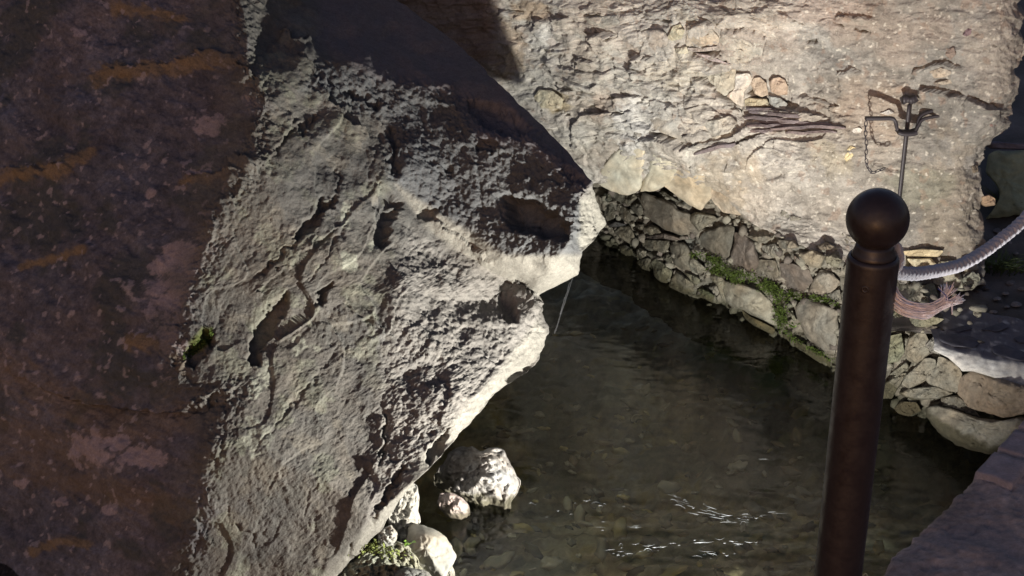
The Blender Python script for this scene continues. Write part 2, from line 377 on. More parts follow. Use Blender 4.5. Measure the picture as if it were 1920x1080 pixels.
    c3, b3, r3 = cells(fx/8.5+fy/30+perlin(q*7)*.7, fy/10.5-fx/30+perlin(q*7+8)*.7, 13, 1.2)
    h += c1*.0070*rough + c2*.0052*rough + c3*.0036*rough_f
    h += fbm(p, 75, 4, .70, 2)*.0068*rough_f
    h += (ridged(p, 26, 3, .55, 4)-.5)*.0035*rough
    cB, bB, rB = cells((fx*.86+fy*.5)/150+perlin(q*.8)*.6, (fy*.86-fx*.5)/330+perlin(q*.8+8)*.5, 23, .9)
    h += cB*.016*main
    # smooth dark streaks of the left face: long soft swells
    st = np.stack([p[:,0]*2.2, p[:,1]*2.2, p[:,2]*7.5+p[:,0]*1.2], -1)
    h += fbm(st, 1.2, 5, .6, 8)*.018*left + fbm(p, 9, 5, .6, 18)*.010*left
    # traced hollows
    ox_, oy_ = fx, fy
    fx = fx + perlin(q*3.5)*10 + perlin(q*8+4)*8 + perlin(q*20+4)*3; fy = fy + perlin(q*3.5+60)*10 + perlin(q*8+64)*6 + perlin(q*20+64)*3
    for pts, dp, w in [
        ([(545,455),(570,405),(608,368),(630,358),(628,385),(600,425),(575,445)], .030, 9),
        ([(697,375),(716,338),(732,350),(760,380),(747,400),(738,432),(720,468),(704,465),(697,410)], .032, 10),
        ([(460,662),(478,610),(500,573),(535,543),(551,548),(532,602),(502,642),(487,692),(468,690)], .034, 10),
        ([(587,572),(600,535),(625,520),(634,530),(614,547),(607,572)], .022, 6),
        ([(773,402),(798,382),(838,386),(815,404),(786,420)], .020, 7),
        ([(928,572),(943,543),(965,553),(978,590),(964,614),(940,604)], .040, 12),
        ([(930,372),(955,350),(990,360),(1015,372),(1050,392),(1078,425),(1070,458),(1020,452),(962,438),(934,415)], .065, 26),
        ([(726,232),(746,240),(752,332),(727,332)], .022, 7),
        ([(343,662),(380,612),(402,612),(399,652),(363,694)], .030, 8),
        ([(797,855),(830,806),(850,796),(828,852),(800,884)], .030, 9),
        ([(655,158),(700,182),(724,196),(708,206),(658,190)], .022, 6),
        ([(556,236),(586,208),(600,214),(568,262)], .018, 6),
        ([(938,716),(1000,674),(996,700),(960,724)], .018, 6),
        ([(870,190),(900,180),(990,215),(1010,250),(960,262),(900,240)], .028, 14),
        ([(1060,300),(1100,330),(1105,350),(1070,345),(1045,320)], .02, 10),
        ([(740,880),(770,860),(745,920),(700,985),(690,975),(715,930)], .026, 8),
        ([(900,255),(940,268),(925,290),(890,280)], .02, 6),
        ([(830,300),(850,310),(845,330),(825,320)], .014, 5)]:
        pocket(fx, fy, h, pts, dp, w)
    # broken edges, raised towards the lower right
    for pts, hg, w in [
        ([(445,745),(400,735),(375,768),(345,775),(300,768),(200,760),(120,745),(0,690)], .020, 30),
        ([(370,985),(385,1000),(400,1030)], .012, 20),
        ([(560,90),(600,170),(640,215),(700,260)], .014, 30),
        ([(520,60),(560,80),(590,75)], .015, 20),
        ([(440,120),(470,130),(480,150)], .016, 20),
        ([(410,325),(440,300),(475,290)], .012, 20),
        ([(560,215),(530,260),(505,300),(470,330)], .010, 30),
        ([(640,420),(600,450),(560,480),(520,510),(470,560)], .012, 40),
        ([(700,590),(720,620),(722,640)], .008, 20),
        ([(790,400),(860,440),(930,500)], .010, 18),
        ([(950,520),(985,550),(1015,590)], .020, 26),
        ([(720,780),(715,860),(700,890)], .012, 40),
        ([(740,500),(765,540),(740,570),(735,640)], .010, 30),
        ([(190,130),(300,125),(380,100),(450,100)], .012, 22),
        ([(345,330),(400,325),(450,315)], .010, 16),
        ([(0,310),(80,320),(140,300)], .010, 22)]:
        ledge(fx, fy, h, pts, hg*1.25, w)
    for pts, dp, w in [
        ([(470,850),(540,770),(600,700),(640,640)], .0035, 2.2), ([(720,240),(700,300),(690,360)], .005, 2.4), ([(660,380),(640,440),(600,500),(560,545)], .005, 2.2), ([(430,560),(400,620),(380,700)], .003, 2.0), ([(520,880),(500,940),(490,1010)], .003, 2.), ([(560,560),(590,620),(640,660),(700,680)], .003, 2.0), ([(470,380),(440,440),(380,520)], .004, 2.2),
        ([(722,770),(720,835),(708,872)], .012, 2.6), ([(555,452),(520,490),(480,520)], .012, 3), ([(562,210),(540,250),(510,290)], .010, 3),
        ([(630,360),(640,330),(630,310)], .008, 2.5), ([(425,980),(470,1000),(480,1030)], .007, 2.5), ([(640,560),(700,610),(722,625)], .006, 2.2),
        ([(520,800),(560,740),(620,690)], .004, 3), ([(1010,190),(1040,260),(1090,330)], .004, 2.5), ([(660,1010),(650,1040),(655,1060)], .008, 2.5),
        ([(330,700),(370,720),(420,718)], .008, 3), ([(600,840),(590,900),(570,980)], .003, 3)]:
        crack(fx, fy, h, pts, dp, w)
    fx, fy = ox_, oy_
    h *= np.clip((xr[:,None]-px)/10+.25, 0, 1).ravel()
    P2 = P + Nn*h.reshape(px.shape)[...,None]
    # the hidden far side, wrapping back from the silhouette
    nb = 60; a = np.linspace(0, 1, nb+1)[1:]; A_ = a[None,:]
    thk = np.interp(rows, [-420,520,700,1400], [.66,.66,.45,.4])[:,None]
    a1 = np.clip(A_/.4, 0, 1); a2 = np.clip((A_-.4)/.6, 0, 1)
    left_d = d[:,0][:,None]
    far = d[:,-1][:,None] + thk*np.sin(a1*math.pi/2) + .12*a2
    far = far*(1-a2**5) + (left_d+.02)*(a2**5)
    sh = 26*a1**1.5 + (px[:,-1][:,None]+560-26)*a2**1.5
    bx = px[:,-1][:,None] - sh
    PB = W(bx, np.repeat(rows[:,None], nb, 1), far)
    nz = fbm(PB.reshape(-1,3), 5, 4, .55, 6).reshape(far.shape)*.05
    PB += (nz*.6*np.minimum(1, a*2)[None,:]**2)[...,None]*np.array([.5,.5,.7])
    A = np.concatenate([P2, PB], 1); nr, nc = A.shape[:2]
    V = A.reshape(-1, 3)
    faces = grid_faces(nr, nc, True)
    # caps
    # colour
    c = vary(p, (.112, .106, .094), .18, 6, 2, .03)
    spk = fbm(p, 55, 3, .6, 9); c *= (1+.22*spk)[:,None]
    lich = sstep(.12, .30, fbm(p, 9, 4, .6, 12))*main*.55
    c = mixc(c, lich, (.18, .185, .14))
    dk = sstep(.1, .35, fbm(p, 5, 4, .55, 14))*.5
    c = mixc(c, sstep(.1,.4,fbm(p*np.array([1,1,.6]), 13, 4, .6, 44))*main*.5, (.17,.155,.125)); c = mixc(c, sstep(.15,.4,fbm(p, 16, 4, .6, 45))*main*.4, (.085,.085,.075)); c = mixc(c, dk*(1-strip), (.075, .073, .070))
    for cx, cy, rx, ry in [(480,815,26,34),(655,490,14,20),(650,400,10,30),(700,460,8,10),(560,650,16,18),(500,700,16,22),(480,730,14,18),(595,650,12,10)]:
        g = ((fx-cx)/rx)**2+((fy-cy)/ry)**2 + fbm(p, 28, 3, .6, cx*.01)*1.6
        c = mixc(c, sstep(1.2, .6, g)*.6, (.30, .31, .25))
    c = mixc(c, nose*.75, (.080, .086, .092))  # nose painted darker and bluish to deepen its shade
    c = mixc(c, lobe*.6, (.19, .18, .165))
    c = mixc(c, strip*.7, (.20, .192, .165))  # lower right rim painted paler where the floodlight strikes it
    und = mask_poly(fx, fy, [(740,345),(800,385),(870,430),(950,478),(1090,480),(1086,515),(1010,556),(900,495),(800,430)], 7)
    c = mixc(c, und*.8, (.20, .192, .165))  # underside of the ledge brightened in the colour, as it faces the floodlight
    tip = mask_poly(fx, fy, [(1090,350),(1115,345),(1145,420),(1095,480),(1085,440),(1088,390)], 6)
    c = mixc(c, tip*.8, (.22, .212, .18))  # tip of the nose painted paler, as lit from the right
    # left face: rock with the violet ambient painted in, rust streaks, mauve lichen blotches
    L = np.clip(left,0,1)
    lp = vary(p, (.092, .088, .103), .25, 5, 21, .06)
    lp *= (1+.45*fbm(p, 30, 4, .65, 23)+.35*fbm(p, 110, 3, .65, 24))[:,None]
    lp = mixc(lp, sstep(.0, .3, fbm(p, 4.0, 5, .62, 25))*.8, (.050, .056, .056))
    rust = 0
    for pts, w in [([(180,140),(260,135),(340,125),(400,115),(460,120)], 20), ([(-60,345),(40,325),(110,320),(170,290)], 15), ([(345,340),(400,335),(460,322)], 13),
                   ([(-200,640),(0,690),(60,715),(130,760),(230,800),(330,790),(430,745)], 42), ([(60,1035),(110,1015),(160,1022)], 11), ([(0,860),(110,900),(250,930),(350,960)], 34),
                   ([(215,15),(280,20),(340,35)], 14), ([(40,500),(110,480),(160,470)], 9), ([(250,640),(320,650),(350,690)], 18), ([(-100,780),(60,830),(160,850)], 40)]:
        dd, s_, f_ = poly_dist(fx, fy, pts)
        n = fbm(st, 9, 4, .65, w)
        rust = np.maximum(rust, sstep(1.15, .35, dd/w + n*.9)*(.80 if w < 30 else .36))
    lp = mixc(lp, rust, (.175, .125, .072))
    lp *= (1+.35*rust*fbm(st*[1,1,2.2], 22, 3, .6, 2))[:,None]
    for cx, cy, rx, ry in [(385,235,38,22),(470,188,18,11),(165,840,42,34),(320,560,45,60),(300,500,25,14),(385,400,14,6),(225,830,24,14),(265,860,50,20),(280,360,14,9),(350,480,50,40),(115,940,14,10),(200,955,18,9),(40,905,12,10),(375,322,26,8),(330,640,34,26),(150,60,14,8),(560,60,12,10)]:
        g = ((fx-cx)/rx)**2+((fy-cy)/ry)**2 + fbm(p, 22, 4, .7, cx*.013)*2.2
        lp = mixc(lp, sstep(1.1, .6, g)*.7, (.29, .24, .25))
    sm = sstep(.42, .55, fbm(p, 34, 3, .5, 41)); lp = mixc(lp, sm*.6, (.30, .26, .27))
    c = c*np.array([.86,.85,.84])[None]*(1-L[:,None])+lp*L[:,None]
    c = mixc(c, up*.8, (.105, .095, .102))
    mo = mask_poly(fx, fy, [(345,655),(380,612),(400,612),(392,640),(365,660)], 5)
    c = mixc(c, mo*.9, (.06, .07, .015))
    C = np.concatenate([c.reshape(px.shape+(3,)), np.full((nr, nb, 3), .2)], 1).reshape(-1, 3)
    fl = [tuple(range(0, nc)), tuple(range((nr-1)*nc, nr*nc))]
    n4 = len(faces)
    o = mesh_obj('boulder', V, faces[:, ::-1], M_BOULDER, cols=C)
    tag(o, 'huge grey boulder, violet ambient tint on its left face, overhanging the stream, filling the left half', 'boulder')
    return o, P2.reshape(-1,3), fx, fy
BOULDER, BP, BX, BY = big_boulder()
def on_boulder(x, y):
    k = np.argmin((BX-x)**2+(BY-y)**2); return BP[k]

# ---------------------------------------------------------------- upper rock face
WN = np.array([.62, .785, 0.0]); WN /= np.linalg.norm(WN); WC = (np.array([.466, 5.3, 0])@WN)
YB = np.array([(500,345),(1120,343),(1135,348),(1160,344),(1190,342),(1215,342),(1250,340),(1275,350),(1310,368),(1335,372),(1365,388),(1400,412),(1450,440),(1500,462),(1560,482),(1600,500),(1680,530),(1760,545),(1830,535),(2050,520)], float)
XR = np.array([(-320,2010),(0,1925),(100,1915),(160,1908),(200,1893),(232,1890),(255,1862),(275,1846),(300,1842),(350,1838),(420,1842),(480,1848),(560,1845)], float)
def wall_base(px, py):
    d = d_plane(px, py, WN, WC)
    yb = np.interp(px, YB[:,0], YB[:,1]); e = np.clip((py-(yb-90))/90, 0, 1)
    over = sstep(1500, 1300, px)
    d = d + e**2*.07*over - e**2*.13*sstep(1400, 1500, px)*sstep(1720, 1660, px)
    # gentle swellings of the face
    d = d - .10*np.exp(-((px-1250)/190)**2-((py-250)/120)**2) - .07*np.exp(-((px-1520)/200)**2-((py-330)/150)**2) + .05*np.exp(-((px-1420)/150)**2-((py-200)/60)**2)
    d = d - .08*np.exp(-((px-1330)/260)**2-((py-40)/60)**2)
    xr = np.interp(py, XR[:,0], XR[:,1]); e2 = np.clip((px-(xr-60))/60, 0, 1); d = d + .10*e2**2
    return d
HOLES = []
def upper_wall():
    nr, nc = 470, 640
    s = np.linspace(0, 1, nc); t = np.concatenate([np.linspace(0, .28, 50, endpoint=False), np.linspace(.28, 1, nr-50)])
    yb0 = 540.0
    px = np.repeat((620 + s*(1920-620))[None], nr, 0); py = np.zeros((nr, nc))
    for _ in range(3):
        yb = np.interp(px, YB[:,0], YB[:,1]); py = -320 + t[:,None]*(yb+320)
        jn = perlin(np.stack([py.ravel()/38, py.ravel()*0+4, py.ravel()*0], -1)).reshape(py.shape)*16 + perlin(np.stack([py.ravel()/13, py.ravel()*0+4, py.ravel()*0], -1)).reshape(py.shape)*4
        xr = np.interp(py, XR[:,0], XR[:,1])+jn; px = 620 + s[None]*(xr-620)
    jb = perlin(np.stack([px.ravel()/40, px.ravel()*0+9, px.ravel()*0], -1)).reshape(px.shape)*8
    py = py + jb*t[:,None]**8
    d = wall_base(px, py); P = W(px, py, d); p = P.reshape(-1, 3); fx, fy = px.ravel(), py.ravel()
    h = np.zeros(len(p)); q = np.stack([fx/90, fy/90, fx*0], -1)
    w1 = perlin(q*1.1)*1.0; w2 = perlin(q*1.1+20)
    flaky = mask_poly(fx, fy, [(940,-300),(1500,-300),(1500,60),(1380,130),(1560,210),(1500,300),(1280,330),(1000,330),(940,150)], 60)
    right = sstep(1450, 1700, fx)
    h += fbm(p, 2.6, 4, .5, 31)*.035
    # overlapping flakes: wide cells with tilted tops, wider than tall
    u = (fx*.985+fy*.17); v = (fy*.985-fx*.17)
    a1, e1, r1 = cells(u/120+w1*.8, v/46+w2*.8, 3, 1.1)
    a2, e2, r2 = cells(u/48+w1*1.3, v/20+w2*1.3, 9, 1.2)
    a3, e3, r3 = cells(u/20+w1*2.6, v/9.5+w2*2.6, 15, 1.2)
    sw = (.45+.55*flaky)
    h += (a1*.020 + a2*.012*sstep(.1,.6,r1) + a3*.0042)*sw*(1-.45*right)
    # saw-tooth strata, lips pointing up
    sv = v/34 + fbm(p, 3.5, 4, .55, 33)*2.4 + .6*w1
    saw = (sv-np.floor(sv)); am = sstep(.0, .35, fbm(p, 4, 3, .5, 36)+.1)
    h += (.5-saw)*-.012*am*sw
    tv = np.array([.785,-.62,.10]); pa = p - .62*tv*(p@tv)[:,None]
    h += fbm(pa, 34, 5, .60, 34)*.0075
    h += (ridged(pa, 15, 5, .55, 35)-.6)*.010
    pit = sstep(.3, .55, fbm(pa, 24, 3, .5, 38)); h -= pit*.010*sw
    ox_, oy_ = fx, fy
    fx = fx + perlin(q*5.5)*8 + perlin(q*14+4)*4; fy = fy + perlin(q*5.5+60)*5 + perlin(q*14+64)*3
    for pts, dp in [([(1284,85),(1350,92),(1352,104),(1318,106),(1296,108)], .07), ([(1311,107),(1345,110),(1376,121),(1345,120),(1318,114)], .04), ([(1398,171),(1414,170),(1438,180),(1432,184),(1398,182)], .035),
                    ([(1232,40),(1252,38),(1250,47),(1234,47)], .03), ([(1205,52),(1225,47),(1203,57),(1180,60)], .02), ([(1135,64),(1162,66),(1160,74),(1138,70)], .02),
                    ([(1050,211),(1064,212),(1062,218),(1053,218)], .03), ([(1149,213),(1187,203),(1170,212),(1150,218)], .022), ([(1095,27),(1125,26),(1158,32),(1130,33),(1098,32)], .02),
                    ([(1213,245),(1240,252),(1270,256),(1275,264),(1245,260),(1213,252)], .035), ([(1444,243),(1400,256),(1368,270),(1372,276),(1410,262)], .022),
                    ([(1480,36),(1492,38),(1510,52),(1500,52)], .02), ([(1560,42),(1572,44),(1582,54),(1574,53)], .02), ([(1598,52),(1626,60),(1620,66),(1600,58)], .022), ([(1504,82),(1536,77),(1528,84),(1508,87)], .016),
                    ([(1450,365),(1462,370),(1466,374),(1455,371)], .02), ([(1476,384),(1482,388),(1480,393)], .02), ([(1850,80),(1870,90),(1880,86)], .01),
                    ([(1410,178),(1500,196),(1480,203),(1400,198)], .02), ([(1775,172),(1800,174),(1810,182),(1782,180)], .018), ([(1810,182),(1850,192),(1880,204),(1850,200)], .014)]:
        pocket(fx, fy, h, pts, dp*1.9, 3)
    for pts, hg, w in [([(999,41),(1024,42)], .014, 14), ([(1035,36),(1073,33)], .014, 16), ([(1104,71),(1133,58),(1162,69)], .022, 26), ([(1189,101),(1229,109)], .018, 18),
                       ([(1082,111),(1122,113)], .012, 14), ([(1178,136),(1189,128),(1204,138)], .018, 18), ([(1044,167),(1078,171)], .010, 10), ([(1296,142),(1331,153),(1360,184),(1387,213)], .018, 30),
                       ([(1571,138),(1609,133)], .014, 14), ([(1555,201),(1573,200)], .014, 12), ([(1280,62),(1320,40),(1340,60)], .016, 26), ([(1345,62),(1395,60),(1440,78)], .012, 20),
                       ([(1400,212),(1460,206),(1560,222)], .012, 14), ([(1210,250),(1240,256),(1290,276),(1330,270),(1390,250),(1400,220)], .016, 30), ([(1560,30),(1640,36)], .010, 14),
                       ([(1700,140),(1760,120),(1800,130)], .014, 22), ([(1715,170),(1775,172),(1815,182)], .016, 26), ([(1810,182),(1880,206)], .014, 20), ([(1500,180),(1560,196)], .010, 16),
                       ([(930,20),(980,30)], .012, 14), ([(1280,400),(1360,420)], .01, 20), ([(1640,300),(1660,318),(1690,325)], .008, 12), ([(1150,185),(1200,180)], .010, 10), ([(1000,190),(1050,195)], .01, 12)]:
        ledge(fx, fy, h, pts, hg*1.9, w*1.3)
    for pts, dp in [([(1296,142),(1331,153),(1360,184),(1387,213)], .02), ([(1025,85),(1050,108),(1078,113)], .008), ([(1175,15),(1198,32),(1230,40)], .010), ([(1200,183),(1215,197)], .014), ([(1270,260),(1310,275),(1340,282)], .012),
                    ([(1830,380),(1838,420)], .01), ([(1490,390),(1450,440)], .006)]:
        crack(fx, fy, h, pts, dp, 2.0)
    fx, fy = ox_, oy_
    n = grid_normals(P); sg = np.sign((n*(CAM-P)).sum(-1, keepdims=True)); n *= sg
    P2 = P + n*h.reshape(px.shape)[...,None]
    rf = rng.random
    # return underneath and round the right side
    k = 10; rows = []
    for i in range(1, k+1):
        a = i/k; rows.append(W(px[-1], py[-1]-14*a-10*a*a, d[-1]+.015+.40*a) + fbm(P2[-1]+i*.03, 12, 3, .5, 2)[:,None]*.012*min(1, i))
    A = np.concatenate([P2, np.array(rows)], 0)
    cols_ = []
    for i in range(1, k+1):
        a = i/k; src = A[:,-1]; off = np.array([-.0, .55, 0])*a + np.array([.02, 0, 0])*math.sin(a*3)
        cols_.append(src+off+fbm(src+i*.05, 9, 3, .5, 3)[:,None]*.02)
    A = np.concatenate([A, np.stack(cols_, 1)], 1)
    # colours
    c = vary(p, (.465, .43, .375), .20, 5, 51, .03)*(.95-.36*sstep(1250,1750,fx))[:,None]  # duller brown to the right, also painting in the lamp's falloff
    c *= (1+.20*fbm(p, 50, 3, .6, 52))[:,None]
    gl = sstep(.05, .3, fbm(p, 6, 4, .6, 53)); c = mixc(c, gl*.6*sstep(1500, 1250, fx), (.50, .49, .44))
    for cx, cy, rx, ry, col, m in [(1015,75,42,26,(.66,.65,.60),.8),(1190,235,34,60,(.62,.61,.57),.8),(1225,200,40,26,(.60,.58,.52),.7),(1040,190,30,22,(.52,.42,.24),.6),(985,20,40,20,(.48,.36,.24),.6),(1130,200,20,30,(.33,.25,.19),.5),
                                (1660,60,120,60,(.34,.28,.23),.5),(1640,200,80,60,(.35,.27,.20),.5),(1790,380,60,120,(.36,.30,.22),.4),(1420,90,90,30,(.33,.28,.24),.5),(950,100,30,60,(.46,.34,.22),.5),(1720,350,60,40,(.30,.30,.22),.4),
                                (1560,300,40,40,(.48,.42,.30),.4),(1860,60,60,120,(.36,.32,.27),.6),(1100,260,60,30,(.55,.53,.47),.6),(1370,330,60,60,(.46,.38,.27),.5),(1530,20,80,30,(.38,.30,.25),.5),(1280,140,60,40,(.56,.51,.41),.5)]:
        g = ((fx-cx)/rx)**2+((fy-cy)/ry)**2 + fbm(p, 10, 4, .65, cx*.011)*1.5
        c = mixc(c, sstep(1.3, .3, g)*m, col)
    c *= (1-.25*sstep(.3,.9,r3)*(1-sw*.3))[:,None]
    c *= np.where(r1 > .75, .88, 1.0)[:,None]
    c = mixc(c, sstep(.36, .5, fbm(p, 20, 3, .55, 57))*.35, (.26, .17, .12))
    cs = sstep(.5, .62, fbm(p, 60, 2, .5, 58)); c = mixc(c, cs*.5, (.72, .68, .58))
    sh = sstep(960, 900, fx)*sstep(160, 100, fy); c = mixc(c, sh*.7, (.24, .14, .09))  # brown corner of the face, with the boulder's cast shadow painted in
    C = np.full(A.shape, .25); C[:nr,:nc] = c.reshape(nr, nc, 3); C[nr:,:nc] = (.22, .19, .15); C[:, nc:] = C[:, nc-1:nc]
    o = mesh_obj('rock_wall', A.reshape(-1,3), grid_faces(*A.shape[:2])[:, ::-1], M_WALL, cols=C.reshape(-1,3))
    tag(o, 'pale crumbling rock face with flaking lime, brightly floodlit behind the stream', 'rock wall')
    return o
WALL = upper_wall()

# ---------------------------------------------------------------- traced stones
def stone(name, pts, dfun, parent, col, bulge=.02, thick=.08, mat=None, n=44, rings=9, rough=1., top=4., seed=None, apex=(0,0), wet=None, colvar=.13, jit=.7, back=0., facets=7, crag=0.):
    n = int(n*1.2); rings = int(rings*1.35)
    """an irregular stone from a traced outline, with a worn rim, a face of its own relief and full thickness behind"""
    mat = mat or M_STONE
    seed = seed if seed is not None else random.random()*50
    pts = np.asarray(pts, float); c = pts.mean(0)
    cl = np.vstack([pts, pts[:1]]); seg = np.linalg.norm(np.diff(cl, axis=0), axis=1); cum = np.concatenate([[0], np.cumsum(seg)])
    s = np.linspace(0, cum[-1], n, endpoint=False)
    ox = np.interp(s, cum, cl[:,0]); oy = np.interp(s, cum, cl[:,1])
    for _ in range(1):
        ox = (np.roll(ox,1)+ox*2+np.roll(ox,-1))/4; oy = (np.roll(oy,1)+oy*2+np.roll(oy,-1))/4
    size = max(np.ptp(pts[:,0]), np.ptp(pts[:,1]))
    jn = perlin(np.stack([ox/14+seed, oy/14, ox*0], -1)); ox = ox+(ox-c[0])*jn*.09*jit; oy = oy+(oy-c[1])*jn*.09*jit
    ks = 1-(np.linspace(0, 1, rings)**1.15)*.985
    fine = np.concatenate([[1.0, .985], ks[1:]])
    vx, vy, off = [], [], []
    # back rings first
    for kk, o_ in ((.80, thick), (.97, thick*.5)):
        vx.append(c[0]+(ox-c[0])*kk); vy.append(c[1]+(oy-c[1])*kk); off.append(np.full(n, o_))
    ax, ay = c[0]+apex[0]*size, c[1]+apex[1]*size
    sx_, sy_ = ox.copy(), oy.copy()
    for kk in fine:
        if kk < .95:
            for _ in range(2): sx_ = (np.roll(sx_,1)+sx_*2+np.roll(sx_,-1))/4; sy_ = (np.roll(sy_,1)+sy_*2+np.roll(sy_,-1))/4
        x = ax*(1-kk)+c[0]*kk+(sx_-c[0])*kk; y = ay*(1-kk)+c[1]*kk+(sy_-c[1])*kk
        vx.append(x); vy.append(y); off.append(np.full(n, -bulge*(1-kk**top)))
    vx = np.array(vx); vy = np.array(vy); off = np.array(off)
    pr_ = np.random.default_rng(int(seed*1000)+1); uu = (vx-c[0])/size*2; vv = (vy-c[1])/size*2
    for _ in range(facets):
        an = pr_.random()*6.28; sl = .3+.7*pr_.random(); cc_ = .62+.35*pr_.random()
        lim = -bulge*np.maximum(cc_-sl*(uu*math.cos(an)+vv*math.sin(an)), .0)
        off[2:] = np.maximum(off[2:], lim[2:])
    d0 = dfun(vx, vy) if callable(dfun) else np.full(vx.shape, float(dfun))
    P = W(vx, vy, d0+off)
    p = P.reshape(-1, 3)
    sc = 1.0/max(size*d0.mean()/F, .02)
    nz = fbm(p, sc*1.6, 4, .55, seed)*.035/sc*2 + fbm(p, 45, 4, .62, seed+3)*.009
    cc, e, r = cells((vx.ravel()/16+perlin(p*9)), (vy.ravel()/13+perlin(p*9+5)), int(seed), 1.2)
    nz = nz + cc*.008
    nz *= rough
    if crag: 
        c4, e4, r4 = cells(vx.ravel()/7.5+perlin(p*30), vy.ravel()/7+perlin(p*30+5), int(seed)+3, 1.2)
        nz = nz + crag*(c4*.007 + fbm(p, 110, 3, .7, seed+6)*.007 + (ridged(p, 34, 3, .6, seed+8)-.6)*.008)
    w = np.ones(vx.shape)*1.0; w[0] = .5; w[1] = .6; w[2] = .35; w[3] = .6
    nrm = CAM - P; nrm /= np.linalg.norm(nrm, axis=-1, keepdims=True)
    P = P + nrm*(nz.reshape(vx.shape)*w)[...,None]
    V = P.reshape(-1, 3); R = len(vx)
    f = [list(q) for q in grid_faces(R, n, True)]
    V = np.vstack([V, P[-1].mean(0)[None]]); 
    for j in range(n): f.append([(R-1)*n+j, len(V)-1, (R-1)*n+(j+1) % n])
    V = np.vstack([V, P[0].mean(0)[None]+(-nrm[0].mean(0)*back)[None]])
    for j in range(n): f.append([len(V)-1, j, (j+1) % n])
    C = vary(V, col, colvar, 14, seed, .05)
    C *= (1+.2*fbm(V, 60, 3, .6, seed))[:,None]
    C = mixc(C, sstep(.15,.4,fbm(V, 18, 3, .6, seed+2))*.5, np.array(col)*.65)
    if wet is not None:
        m = sstep(wet+.02, wet-.01, V[:,2]+fbm(V, 20, 2, .5, seed)*.02); C = mixc(C, m*.85, (.055, .050, .028))
    return mesh_obj(name, V, f, mat, parent, cols=C)
def sc(pts, ox, oy, k): return [(ox+x/k, oy+y/k) for x, y in pts]

